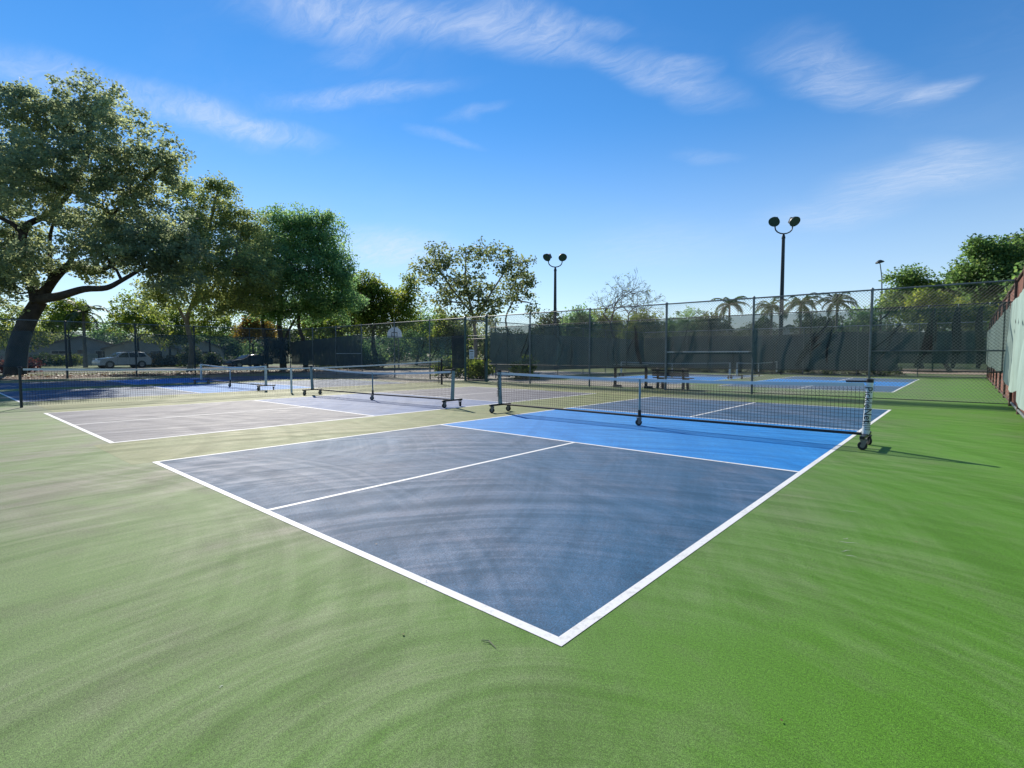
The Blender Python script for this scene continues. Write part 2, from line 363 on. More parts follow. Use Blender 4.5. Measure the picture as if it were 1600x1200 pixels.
# ------------------------------------------------------------------ ground and courts
def sheet(name, x0, x1, y0, y1, z, mat, parent=None, n=1):
    m = bpy.data.meshes.new(name); m.from_pydata([(x0,y0,z),(x1,y0,z),(x1,y1,z),(x0,y1,z)], [], [(0,1,2,3)]); m.update()
    return link(name, m, mat, parent)
FR_X = 2.18; FM_Y = 16.6; FL_X = -36.8; FF_Y = 38.0
struct(sheet('ground', -900, 900, -600, 900, -.03, M['grass']))
struct(sheet('mulch_bed', -43.5, FL_X-.05, -12, 40, -.012, M['mulch']))
struct(sheet('road', -64.5, -54.5, -60, 120, -.010, M['asphalt']))
struct(sheet('footpath', -51.5, -49.8, -60, 120, -.010, M['concrete']))
struct(sheet('driveway', -9, 40, 46, 62, -.010, M['tan_paving']))
struct(sheet('basketball_pad', -37.5, -18.9, 16.75, 33, -.006, M['concrete']))
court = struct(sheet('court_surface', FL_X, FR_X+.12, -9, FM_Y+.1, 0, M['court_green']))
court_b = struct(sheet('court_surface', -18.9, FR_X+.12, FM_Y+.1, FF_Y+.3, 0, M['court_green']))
W6, L13, K = 6.096, 13.411, 2.134
def court_marks(x0, y0, par, blue, kit, lw=.062, line='line_white'):
    x1, y1 = x0+W6, y0+L13; ym = (y0+y1)/2; k0, k1 = ym-K, ym+K
    sheet('playing_area', x0, x1, y0, k0, .0014, M[blue], par); sheet('playing_area', x0, x1, k1, y1, .0014, M[blue], par)
    sheet('kitchen_zone', x0, x1, k0, k1, .0014, M[kit], par)
    def ln(a, b, c, d): sheet('painted_line', a, b, c, d, .0028, M[line], par)
    h = .05
    ln(x0, x1, y0, y0+lw); ln(x0, x1, y1-lw, y1)
    ln(x0, x0+h, y0+lw, y1-lw); ln(x1-lw, x1, y0+lw, y1-lw)
    ln(x0+h, x1-lw, k0-h/2, k0+h/2); ln(x0+h, x1-lw, k1-h/2, k1+h/2)
    xm = (x0+x1)/2
    ln(xm-h/2, xm+h/2, y0+lw, k0-h/2); ln(xm-h/2, xm+h/2, k1+h/2, y1-lw)
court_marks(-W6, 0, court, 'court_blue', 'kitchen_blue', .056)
court_marks(-14.25, 0, court, 'faded_glare_blue', 'faded_glare_kitchen')
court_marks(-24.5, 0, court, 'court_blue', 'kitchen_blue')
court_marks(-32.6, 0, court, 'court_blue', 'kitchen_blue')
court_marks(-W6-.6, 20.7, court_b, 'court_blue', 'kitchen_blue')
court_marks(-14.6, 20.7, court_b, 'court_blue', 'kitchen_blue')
sheet('faded_strip', -8.154, -W6, -.2, 16.5, .0007, M['faded_glare_olive'], court)  # green gap between courts, warm sun glare included in its tone
sheet('faded_strip', -18.4, -14.25, .2, 16.5, .0007, M['faded_glare_olive'], court)
sheet('faded_strip', -14.25, -8.154, 13.411, 16.5, .0007, M['faded_glare_olive'], court)
sheet('faded_strip', -18.88, -7.4, 17.12, 20.6, .0007, M['bleached'], court_b)
sheet('faded_strip', -34, -18.4, 14.0, 16.5, .0007, M['bleached'], court)
# kerb under the court fences
struct(MB().span(-18.9, FR_X+.2, FF_Y+.3, FF_Y+.5, -.03, .06).build('kerb', M['concrete']))

# ------------------------------------------------------------------ fences
def rect_wires(L, z0, z1, pitch, r):
    """two sets of crossing diagonal wires filling a rectangle (u along the fence, v up)"""
    H = z1-z0; segs = []
    for k in np.arange(-H, L, pitch):
        for sgn in (1, -1):
            a, b = max(k, 0), min(k+H, L)
            if b-a < .01: continue
            va, vb = a-k, b-k
            if sgn < 0: va, vb = H-va, H-vb
            segs.append((a, z0+va, b, z0+vb, sgn))
    return segs
def chain_link(name, A, B, z0, z1, mat, parent, pitch=.088, r=.0036):
    A, B = Vector(A), Vector(B); d = (B-A); L = d.length; d.normalize(); nrm = Vector((-d.y, d.x, 0))
    segs = np.array(rect_wires(L, z0, z1, pitch, r)); n = len(segs)
    u = np.array(d); w = np.array(nrm); o = np.array(A)
    P0 = o + segs[:, 0:1]*u + segs[:, 1:2]*np.array((0,0,1.)); P1 = o + segs[:, 2:3]*u + segs[:, 3:4]*np.array((0,0,1.))
    P0 = P0 + w*segs[:, 4:5]*r; P1 = P1 + w*segs[:, 4:5]*r
    t = P1-P0; t /= np.linalg.norm(t, axis=1, keepdims=True); s = np.cross(t, w)
    V = np.zeros((n, 6, 3))
    for j in range(3):
        ang = 2*PI*j/3; off = (math.cos(ang)*s + math.sin(ang)*w)*r
        V[:, j] = P0+off; V[:, 3+j] = P1+off
    base = (np.arange(n)*6)[:, None]
    F = np.concatenate([base+np.array([j, (j+1)%3, 3+(j+1)%3, 3+j]) for j in range(3)])
    m = np_mesh(name, V.reshape(-1, 3), F)
    ob = link(name, m, mat, parent); ob['kind'] = 'stuff'; return ob

def cloth(name, A, B, top, bot, off, mat, parent, amp=.035, step=.13, rows=12, seed=0, drape=None):
    """hanging privacy cloth between two points; top/bot: functions of distance along"""
    A, B = Vector(A), Vector(B); d = B-A; L = d.length; d.normalize(); nrm = Vector((-d.y, d.x, 0)); r_ = random.Random(seed)
    nc = max(2, int(L/step)); ph = [r_.uniform(0, 6.28) for _ in range(6)]
    vs_ = []; fs = []
    for i in range(nc+1):
        s = L*i/nc
        zt, zb = top(s), bot(s)
        for j in range(rows+1):
            v = j/rows; z = zt+(zb-zt)*v
            w = .5*math.sin(s*2.1+v*1.3+ph[0]) + .35*math.sin(s*4.7-v*2.6+ph[1]) + .25*math.sin(s*9.3+v*4+ph[2]) + .5*math.sin(s*.9+ph[3])*v
            w *= amp*(.25+1.1*v*(1.25-v)*1.6)
            if drape: w += drape(s, v)
            vs_.append(A + d*s + nrm*(off+w) + Vector((0,0,z)))
    for i in range(nc):
        for j in range(rows):
            a = i*(rows+1)+j; fs.append((a, a+1, a+rows+2, a+rows+1))
    mb = MB(); mb.add(vs_, fs); return mb.build(name, mat, parent, smooth=True)

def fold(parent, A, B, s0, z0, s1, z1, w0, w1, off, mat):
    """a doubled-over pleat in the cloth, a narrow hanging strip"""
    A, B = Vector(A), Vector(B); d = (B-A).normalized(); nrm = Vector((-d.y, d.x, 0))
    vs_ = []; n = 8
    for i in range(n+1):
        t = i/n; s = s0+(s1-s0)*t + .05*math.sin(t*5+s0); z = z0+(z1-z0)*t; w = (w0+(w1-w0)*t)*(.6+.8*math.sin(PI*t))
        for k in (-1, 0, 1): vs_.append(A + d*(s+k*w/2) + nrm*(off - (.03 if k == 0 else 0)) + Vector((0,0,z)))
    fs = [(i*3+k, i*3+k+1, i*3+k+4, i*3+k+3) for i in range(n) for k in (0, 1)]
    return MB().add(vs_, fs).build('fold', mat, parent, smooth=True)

def sag(posts, z, dip):
    """edge height that sags between the posts"""
    def f(s):
        for a, b in zip(posts, posts[1:]):
            if a <= s <= b:
                t = (s-a)/(b-a); return z - dip*4*t*(1-t) + .02*math.sin(s*3.1)
        return z
    return f
FH = 3.2
# -- main fence between the two court enclosures, with a gate opening
GX0, GX1 = -17.95, -16.45
def post(fence, x, y, h, r, mat, cap=True):
    o = MB().tube([(x, y, 0), (x, y, h)], r, 10).build('post', mat, fence, smooth=True)
    if cap:
        MB().tube([(x,y,h),(x,y,h+.02),(x,y,h+.05)], [r*1.25, r*1.2, r*.35], 10).build('post_cap', mat, o, smooth=True)
    return o
fence_main = tag(empty('chain_link_fence', (0,0,0)), 'tall chain link fence with dark windscreen crossing behind the blue courts', 'fence')
main_posts = [2.18, -.84, -4.10, -7.16, -10.51, -13.70]
for i, x in enumerate(main_posts):
    post(fence_main, x, FM_Y, FH+.02, .042 if i in (3,) else .036, M['rust_steel'] if i == 0 else M['galv'] if i else M['galv'])
left_posts = [-20.73, -23.91, -27.31, -30.34, -33.4]
for x in left_posts: post(fence_main, x, FM_Y, FH+.02, .034, M['galv'])
MB().tube([(2.18,FM_Y,FH),(-10,FM_Y,FH),(FL_X,FM_Y,FH)], .024, 8).build('top_rail', M['galv'], fence_main, smooth=True)
MB().tube([(2.18,FM_Y,.05),(GX1,FM_Y,.05)], .012, 6).build('bottom_wire', M['dark_steel'], fence_main)
MB().tube([(GX0,FM_Y,.05),(FL_X,FM_Y,.05)], .012, 6).build('bottom_wire', M['dark_steel'], fence_main)
for a, b in ((2.18,-.84), (-4.10,-7.16), (-27.31,-30.34)):
    MB().tube([(a,FM_Y+.0,1.42),(b,FM_Y+.0,1.42)], .022, 8).build('mid_rail', M['tape'] if a < 2 else M['galv'], fence_main, smooth=True)
chain_link('chain_link_mesh', (2.18,FM_Y-.03,0), (GX1,FM_Y-.03,0), .05, FH, M['wire'], fence_main)
chain_link('chain_link_mesh', (GX0,FM_Y-.03,0), (FL_X,FM_Y-.03,0), .05, FH, M['wire'], fence_main)
ps = [2.18-x for x in main_posts] + [2.18-GX1]
cl0 = cloth('windscreen', (2.18,FM_Y,0), (GX1+.1,FM_Y,0), sag(ps, 2.66, .02), sag(ps, .86, .03), -.05, M['screen_main'], fence_main, amp=.11, seed=1)
MB().tube([(2.18,FM_Y+.045,.86),(-7,FM_Y+.045,.85),(GX1+.1,FM_Y+.045,.86)], .018, 6).build('bottom_hem', M['dark_steel'], fence_main)
MB().tube([(2.18,FM_Y+.045,2.66),(-7,FM_Y+.045,2.66),(GX1+.1,FM_Y+.045,2.66)], .016, 6).build('top_hem', M['dark_steel'], fence_main)
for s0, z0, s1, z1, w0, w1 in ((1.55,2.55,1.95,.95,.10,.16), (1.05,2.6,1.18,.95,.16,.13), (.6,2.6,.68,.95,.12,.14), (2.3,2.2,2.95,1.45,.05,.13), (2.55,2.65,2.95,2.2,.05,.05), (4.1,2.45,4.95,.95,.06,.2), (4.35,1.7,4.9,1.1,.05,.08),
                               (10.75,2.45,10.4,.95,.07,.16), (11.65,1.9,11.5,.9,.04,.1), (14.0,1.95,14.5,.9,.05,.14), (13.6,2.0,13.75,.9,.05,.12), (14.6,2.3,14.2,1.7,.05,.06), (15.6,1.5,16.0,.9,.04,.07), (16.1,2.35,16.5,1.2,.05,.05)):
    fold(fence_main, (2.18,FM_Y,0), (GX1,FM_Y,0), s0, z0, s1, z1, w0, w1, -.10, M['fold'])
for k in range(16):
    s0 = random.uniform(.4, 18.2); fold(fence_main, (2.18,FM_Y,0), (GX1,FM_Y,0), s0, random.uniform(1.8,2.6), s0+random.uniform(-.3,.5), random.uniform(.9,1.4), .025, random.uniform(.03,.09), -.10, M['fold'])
for x in [2.0, .6, -2.4, -5.6, -8.8, -12.1, -15.1]:
    MB().box((x, FM_Y+.02, 1.76), (.035,.012,1.78)).build('seam', M['screen_main'], fence_main)
for x in np.arange(1.7, GX1, -.62):
    MB().tube([(x,FM_Y-.045,2.60),(x+.01,FM_Y-.05,2.66),(x,FM_Y+.05,2.68)], .006, 4).build('tie', M['tape'], fence_main)
ps2 = [GX0-x for x in [GX0]+left_posts+[FL_X]]
cloth('windscreen', (GX0-1.1,FM_Y,0), (-27.4,FM_Y,0), lambda s: 2.30-.10*math.sin(s*.7)*.4+.02*s, lambda s: .75-.03*math.sin(s), -.05, M['screen_main'], fence_main, amp=.12, seed=2)
cloth('windscreen', (GX0-.06,FM_Y,0), (GX0-1.1,FM_Y,0), lambda s: 2.33, lambda s: .62, -.06, M['screen_gate'], fence_main, amp=.03, seed=3)
cloth('windscreen', (-27.4,FM_Y,0), (FL_X,FM_Y,0), lambda s: 2.62-.035*s, lambda s: .62, -.05, M['screen_far'], fence_main, amp=.05, seed=4)
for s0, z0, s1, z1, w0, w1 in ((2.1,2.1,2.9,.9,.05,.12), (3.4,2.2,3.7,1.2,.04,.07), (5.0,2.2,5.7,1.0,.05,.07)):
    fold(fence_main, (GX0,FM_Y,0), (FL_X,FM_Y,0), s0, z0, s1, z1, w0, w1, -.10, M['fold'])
# -- gate
gate = tag(empty('gate', (GX0, FM_Y, 0)), 'narrow green framed chain link gate with a small white notice', 'gate')
for x in (0, GX1-GX0):
    po = MB().tube([(x,0,0),(x,0,FH+.02)], .062, 12).build('post', M['green_steel'], gate, smooth=True)
    MB().tube([(x,0,FH+.02),(x,0,FH+.05),(x,0,FH+.09)], [.075,.07,.02], 12).build('post_cap', M['green_steel'], po, smooth=True)
gw = GX1-GX0
lf = MB()
for x in (.17, gw-.14): lf.tube([(x,.02,.06),(x,.02,2.12)], .026, 8)
for z in (.08, 1.12, 2.12): lf.tube([(.17,.02,z),(gw-.14,.02,z)], .024, 8)
leaf_ob = lf.build('gate_frame', M['dark_steel'], gate, smooth=True)
MB().tube([(0,0,2.28),(gw,0,2.28)], .02, 8).build('header_rail', M['galv'], gate)
chain_link('chain_link_mesh', (.17,.05,0), (gw-.14,.05,0), .1, 2.1, M['dark_wire'], gate)
chain_link('chain_link_mesh', (0,.0,0), (gw,.0,0), 2.3, FH, M['wire'], gate)
nt_ = MB().box((.50,-.03,1.36), (.34,.012,.46)).build('notice', M['tape'], gate)
MB().box((.50,-.04,1.50), (.24,.006,.05)).add([], []).build('notice_heading', M['wire'], nt_)
for k in range(4): MB().box((.50,-.04,1.40-.07*k), (.22-.03*(k%2),.006,.018)).build('notice_line', M['wire'], nt_)
MB().box((gw-.02,-.09,1.1), (.07,.05,.16)).build('latch', M['black_metal'], gate)
MB().tube([(0,0,.03),(gw,0,.03)], .02, 8).build('threshold', M['dark_steel'], gate)

# -- right fence, rusty, with a pale screen, fading and sunlight both in its colour
fence_right = tag(empty('chain_link_fence', (0,0,0)), 'rusty chain link fence with pale green torn windscreen at right edge', 'fence')
for y in (38, 35, 32, 29, 26, 23, 20, 14.1, 11.1, 8.1): post(fence_right, FR_X+.02, y, FH, .034, M['rust_steel'])
MB().tube([(FR_X+.02,38,FH),(FR_X+.02,6,FH)], .024, 8).build('top_rail', M['rust_steel'], fence_right, smooth=True)
MB().tube([(FR_X+.02,38,.08),(FR_X+.02,17.1,.08)], .02, 8).build('bottom_rail', M['rust_steel'], fence_right, smooth=True)
MB().tube([(FR_X+.02,16.5,.09),(FR_X+.02,6,.09)], .03, 8).build('bottom_rail', M['galv'], fence_right, smooth=True)
chain_link('chain_link_mesh', (FR_X+.05,38,0), (FR_X+.05,6,0), .05, FH, M['rust_wire'], fence_right, pitch=.066, r=.0034)
def drape_r(s, v): return -.10*v*v*(.6+.4*math.sin(s*1.1+.5))
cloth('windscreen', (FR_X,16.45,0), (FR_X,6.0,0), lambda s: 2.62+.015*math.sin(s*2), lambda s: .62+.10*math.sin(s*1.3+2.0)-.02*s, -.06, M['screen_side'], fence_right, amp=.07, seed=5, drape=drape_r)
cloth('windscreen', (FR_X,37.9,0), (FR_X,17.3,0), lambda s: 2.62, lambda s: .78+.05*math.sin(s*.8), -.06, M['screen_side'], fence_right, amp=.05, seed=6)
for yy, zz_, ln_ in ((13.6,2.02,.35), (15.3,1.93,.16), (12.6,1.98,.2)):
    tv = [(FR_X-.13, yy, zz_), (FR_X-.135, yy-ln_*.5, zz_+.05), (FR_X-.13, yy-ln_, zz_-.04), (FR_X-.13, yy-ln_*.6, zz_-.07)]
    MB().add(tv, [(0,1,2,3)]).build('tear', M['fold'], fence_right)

# -- left fence along the parking side
fence_left = tag(empty('chain_link_fence', (0,0,0)), 'chain link fence with sheer dark windscreen in front of parked cars', 'fence')
ly = [16.6, 13.7, 10.2, 7.0, 3.75, .5, -2.6, -5.7]
for y in ly: post(fence_left, FL_X, y, FH, .05 if y < 12 else .036, M['dark_steel'] if y < 15 else M['galv'])
MB().tube([(FL_X,16.6,FH),(FL_X,-8.8,FH)], .026, 8).build('top_rail', M['galv'], fence_left, smooth=True)
MB().tube([(FL_X,16.6,2.6),(FL_X,-8.8,2.6)], .014, 6).build('mid_wire', M['dark_steel'], fence_left, smooth=True)
chain_link('chain_link_mesh', (FL_X+.04,16.6,0), (FL_X+.04,-8.8,0), .05, FH, M['wire'], fence_left)
cloth('windscreen', (FL_X,16.5,0), (FL_X,-8.8,0), lambda s: 2.58+.02*math.sin(s), lambda s: .70, .05, M['screen_left'], fence_left, amp=.05, seed=7)
cloth('hanging_scallop', (FL_X-.03,15.9,0), (FL_X-.03,10.9,0), lambda s: 2.55, lambda s: 2.5-1.75*max(0, math.cos((s-.4)*2.05))**.6 if s > .1 else .7, .12, M['screen_left'], fence_left, amp=.04, step=.06, seed=8)
cloth('windscreen', (FL_X-.06,16.5,0), (FL_X-.06,14.2,0), lambda s: 2.45, lambda s: .66, .0, M['screen_main'], fence_left, amp=.05, seed=14)
# -- far fence behind the second enclosure
fence_far = tag(empty('chain_link_fence', (0,0,0)), 'distant chain link fence with near black windscreen below the palm trees', 'fence')
for x in np.arange(FR_X-3.1, -19, -3.1): post(fence_far, float(x), FF_Y, FH, .03, M['galv'], cap=False)
MB().tube([(FR_X,FF_Y,FH),(-18.9,FF_Y,FH)], .026, 8).build('top_rail', M['tape'], fence_far, smooth=True)
chain_link('chain_link_mesh', (FR_X,FF_Y-.03,0), (-18.9,FF_Y-.03,0), .05, FH, M['wire'], fence_far, pitch=.09)
cloth('windscreen', (-1.9,FF_Y,0), (-18.9,FF_Y,0), lambda s: 2.78+.05*math.sin(s*.6), lambda s: .34+.05*math.sin(s*.5), -.05, M['screen_far'], fence_far, amp=.06, seed=9)
cloth('windscreen', (FR_X,FF_Y,0), (-1.9,FF_Y,0), lambda s: 2.72, lambda s: .82, -.05, M['screen_far'], fence_far, amp=.06, seed=10)
fence_side = tag(empty('chain_link_fence', (0,0,0)), 'chain link fence with dark screen seen through the one beside the gate', 'fence')
for y in (20, 23, 26, 29, 32, 35): post(fence_side, -19.0, y, FH, .03, M['galv'], cap=False)
MB().tube([(-19.0,FM_Y+.2,FH),(-19.0,FF_Y,FH)], .024, 8).build('top_rail', M['galv'], fence_side, smooth=True)
chain_link('chain_link_mesh', (-19.0,FM_Y+.2,0), (-19.0,FF_Y,0), .05, FH, M['wire'], fence_side, pitch=.09)
cloth('windscreen', (-19.0,19.5,0), (-19.0,FF_Y,0), lambda s: 2.6, lambda s: .35, -.05, M['screen_far'], fence_side, amp=.06, seed=12)

# ------------------------------------------------------------------ nets on wheels
def text_mesh(txt, size):
    c = bpy.data.curves.new('lettering', 'FONT'); c.body = txt; c.size = size; c.extrude = .0015; c.align_x = 'LEFT'; c.align_y = 'CENTER'
    o = bpy.data.objects.new('lettering', c); col.objects.link(o)
    bpy.context.view_layer.update()
    m = bpy.data.meshes.new_from_object(o.evaluated_get(bpy.context.evaluated_depsgraph_get()))
    bpy.data.objects.remove(o); m.materials.clear(); return m
def net_mesh(name, zt, zb, x0, x1, step, r, mat, parent):
    """square knotted net between two edge curves"""
    V = []; F = []
    def strip(p, q, s_dir):
        o = len(V)
        for P in (p, q):
            for j in range(3):
                a = 2*PI*j/3; V.append((P[0]+s_dir[0]*math.cos(a)*r, P[1]+math.sin(a)*r, P[2]+s_dir[1]*math.cos(a)*r))
        for j in range(3): F.append((o+j, o+(j+1)%3, o+3+(j+1)%3, o+3+j))
    nx = int((x1-x0)/step)
    xs = [x0+(x1-x0)*i/nx for i in range(nx+1)]
    for x in xs: strip((x,0,zb(x)), (x,0,zt(x)), (1,0))
    nz = max(2, int((zt(x0)-zb(x0))/step))
    for j in range(1, nz):
        t = j/nz
        for a in range(0, nx, 6):
            b = min(a+6, nx)
            strip((xs[a],0,zb(xs[a])+(zt(xs[a])-zb(xs[a]))*t), (xs[b],0,zb(xs[b])+(zt(xs[b])-zb(xs[b]))*t), (0,1))
    m = np_mesh(name, np.array(V), np.array(F)); o = link(name, m, mat, parent); o['kind'] = 'stuff'; return o
def caster(parent, x, y, rz, r=.055, top=.16):
    rot = Matrix.Rotation(rz, 3, 'Z')
    def T(v): return tuple(rot @ Vector(v) + Vector((x, y, 0)))
    fk = MB()
    for s in (-1, 1):
        fk.add([T((-.01,s*.024,r)), T((.03,s*.024,r)), T((.05,s*.024,top-.02)), T((-.03,s*.024,top-.02)),
                T((-.01,s*.029,r)), T((.03,s*.029,r)), T((.05,s*.029,top-.02)), T((-.03,s*.029,top-.02))],
               [(0,1,2,3),(7,6,5,4),(0,4,5,1),(1,5,6,2),(2,6,7,3),(3,7,4,0)])
    fk.box(T((.005,0,top-.012)), (.085,.062,.012), rot)
    f = fk.build('caster', M['caster_grey'], parent)
    ax = rot @ Vector((0,1,0))
    w = MB().disc(T((0,0,r)), ax, r, .036, 18).build('wheel', M['rubber'], f, smooth=True)
    MB().disc(T((0,0,r)), ax, r*.5, .042, 12).build('hub', M['caster_grey'], f, smooth=True)
def rolling_net(name, label, p0, p1, detail=2, sleeve='sleeve_green', sleeve2=None, sagz=.05, zc=.84, logo=False, logo2=False, group=None, foot=.34, lean=.0):
    """p0 -> p1: post positions on the ground; the net's own x runs from p0 to p1"""
    p0, p1 = Vector((*p0, 0)), Vector((*p1, 0)); L = (p1-p0).length; rz = math.atan2((p1-p0).y, (p1-p0).x)
    t = tag(empty(name, p0, rz), label, 'net', group)
    zr = .185
    MB().tube([(-.05,0,zr),(L*.5,0,zr-.012),(L+.05,0,zr)], .021, 8).build('base_rail', M['black_metal'], t, smooth=True)
    for i, (x, s) in enumerate(((0,-1), (L,1))):
        MB().box((x, 0, zr-.012), (.06, foot*2, .04)).build('foot', M['black_metal'], t, bevel=.006)
        for y in (-foot*.82, foot*.82):
            if detail: caster(t, x, y, random.uniform(0, 3), r=.058, top=zr-.03)
        sl = M[sleeve if (i or not sleeve2) else sleeve2]
        po = MB().tube([(x+s*lean*0,0,zr),(x+s*lean*.5,0,.55),(x+s*lean,0,.915)], [.048,.044,.04], 12).build('post', sl, t, smooth=True)
        MB().tube([(x+s*lean,0,.915),(x+s*lean,0,.965)], [.043,.043], 12).build('post_cap', M['black_metal'], po, smooth=True)
        if detail > 1:
            MB().tube([(x+s*lean,0,.93),(x-s*.26,0,.925)], .014, 8).build('strap_bar', M['black_metal'], po)
            if (logo and i) or (logo2 and not i):
                lm = text_mesh('PickleNet', .130)
                lo = link('lettering', lm, M['ink'], po)
                side = -.049
                # words run down the sleeve, on the face towards the camera
                lo.matrix_local = Matrix.Translation((x+s*lean*.6, side, .86)) @ Matrix.Rotation(PI/2, 4, 'X') @ Matrix.Rotation(-PI/2, 4, 'Z')
                for k in range(5):
                    z = .36-.028*k
                    MB().tube([(x+s*lean*.2,0,z),(x+s*lean*.2,0,z+.010)], .0478, 12, caps=False).build('sleeve_stripe', M['wire'], po)
    MB().tube([(L/2,0,zr),(L/2,0,zc)], .02, 8).build('centre_post', M[sleeve2 or sleeve], t, smooth=True)
    MB().tube([(L/2,0,zr-.02),(L/2,0,zr+.10)], .03, 8).build('centre_bracket', M['black_metal'], t, smooth=True)
    if detail: caster(t, L/2, -.03, .8, r=.058, top=zr-.03)
    a = .04
    zt = lambda x: zc + (.905-zc)*((abs(x-L/2)/(L/2))**1.7) - sagz*.0
    zb = lambda x: zr+.025
    # white tape, a thin folded band
    n = 24; V = []; 
    for i in range(n+1):
        x = a+(L-2*a)*i/n
        for dy, dz in ((-.008,-.045), (-.008,.006), (.008,.006), (.008,-.045)): V.append((x, dy, zt(x)+dz))
    F = [(i*4+j, i*4+(j+1)%4, (i+1)*4+(j+1)%4, (i+1)*4+j) for i in range(n) for j in range(4)]
    MB().add(V, F).build('top_tape', M['tape'], t)
    net_mesh('net_cords', lambda x: zt(x)-.04, zb, a, L-a, 0.05 if detail > 1 else .055, .0025 if detail > 1 else .0026, M['cord'], t)
    return t
rolling_net('rolling_net', 'rolling pickleball net with lettered white post on the nearest blue court', (-6.72, 6.95), (.27, 6.95), 2, 'sleeve', 'sleeve_green', zc=.86, logo=True, logo2=True, lean=.03)
rolling_net('rolling_net', 'rolling pickleball net with sagging tape on the bleached grey court', (-14.95, 6.75), (-8.40, 7.0), 2, 'sleeve_green', zc=.80, lean=.05)
rolling_net('rolling_net', 'rolling pickleball net on shaded blue court behind the long black net', (-25.1, 6.75), (-18.4, 6.75), 1, 'sleeve', zc=.82)
rolling_net('rolling_net', 'rolling net square across the distant blue court behind the dark bench', (-15.2, 27.6), (-8.7, 28.2), 1, 'sleeve', zc=.84)
ga, gb = ground_at(1152, 29.0), ground_at(1214, 35.0)
rolling_net('rolling_net', 'rolling net pushed aside at an angle on the distant blue court', (ga.x, ga.y), (gb.x, gb.y), 1, 'sleeve', zc=.84)

# -- long tennis net on black posts
TN0, TN1, TNX = -.15, 13.6, -16.35
tn = tag(empty('tennis_net', (TNX, TN0, 0), PI/2), 'long black tennis net with white headband between the left courts', 'net')
TL = TN1-TN0
zt = lambda x: .86 + (.11 if x < TL/2 else .20)*((abs(x-TL/2)/(TL/2))**1.6)
for x in (0, TL):
    ph = .99 if x == 0 else 1.10
    po = MB().tube([(x,0,0),(x,0,ph)], .03 if x == 0 else .045, 12).build('post', M['dark_steel' if x == 0 else 'black_metal'], tn, smooth=True)
    MB().tube([(x,0,ph),(x,0,ph+.03)], [.05,.03], 12).build('post_cap', M['black_metal'], po, smooth=True)
MB().tube([(TL-.16,0,.05),(TL-.16,0,1.05)], .02, 8).build('lacing_rod', M['black_metal'], tn)
n = 30; V = []
for i in range(n+1):
    x = .06+(TL-.12)*i/n
    for dy, dz in ((-.01,-.045), (-.01,.006), (.01,.006), (.01,-.045)): V.append((x, dy, zt(x)+dz))
MB().add(V, [(i*4+j, i*4+(j+1)%4, (i+1)*4+(j+1)%4, (i+1)*4+j) for i in range(n) for j in range(4)]).build('headband', M['tape'], tn)
MB().box((TL/2,0,.43), (.06,.03,.85)).build('centre_strap', M['sleeve'], tn)
net_mesh('net_cords', lambda x: zt(x)-.05, lambda x: .03, .1, TL-.1, .055, .0030, M['cord'], tn)

# ------------------------------------------------------------------ bench, rack
def bench(label, loc, rz):
    t = tag(empty('park_bench', loc, rz), label, 'bench')
    L = 1.5
    for k in range(3): MB().box((0, .20+.012*k, .53+.095*k), (L,.035,.075)).build('back_slat', M['wood_dark'], t, bevel=.006)
    for k in range(4): MB().box((0, -.22+.115*k, .43), (L,.095,.035)).build('seat_slat', M['wood_dark'], t, bevel=.006)
    for x in (-.52, .52):
        MB().prism([(-.27,0),(-.17,0),(-.12,.30),(.10,.30),(.15,0),(.25,0),(.20,.41),(.27,.78),(.20,.80),(.14,.45),(-.25,.41)], 'x', x-.04, x+.04).build('leg', M['wood_dark'], t, bevel=.008)
    return t
bench('dark slatted park bench standing just behind the tall fence', (-7.2, 17.3, 0), PI-.05)
rk = tag(empty('paddle_rack', (-9.5, 17.05, 0)), 'low rack with two black posts and pale top rail behind the fence', 'rack')
for x in (-.05, 1.32):
    MB().box((x,0,.46), (.09,.09,.92)).build('post', M['black_metal'], rk, bevel=.008)
    MB().box((x+.1,0,.05), (.28,.22,.1)).build('base_block', M['black_metal'], rk, bevel=.01)
MB().box((.64,0,.93), (1.5,.09,.03)).build('top_rail', M['tape'], rk)
MB().box((.64,.02,.82), (1.3,.05,.09)).build('lower_rail', M['black_metal'], rk)

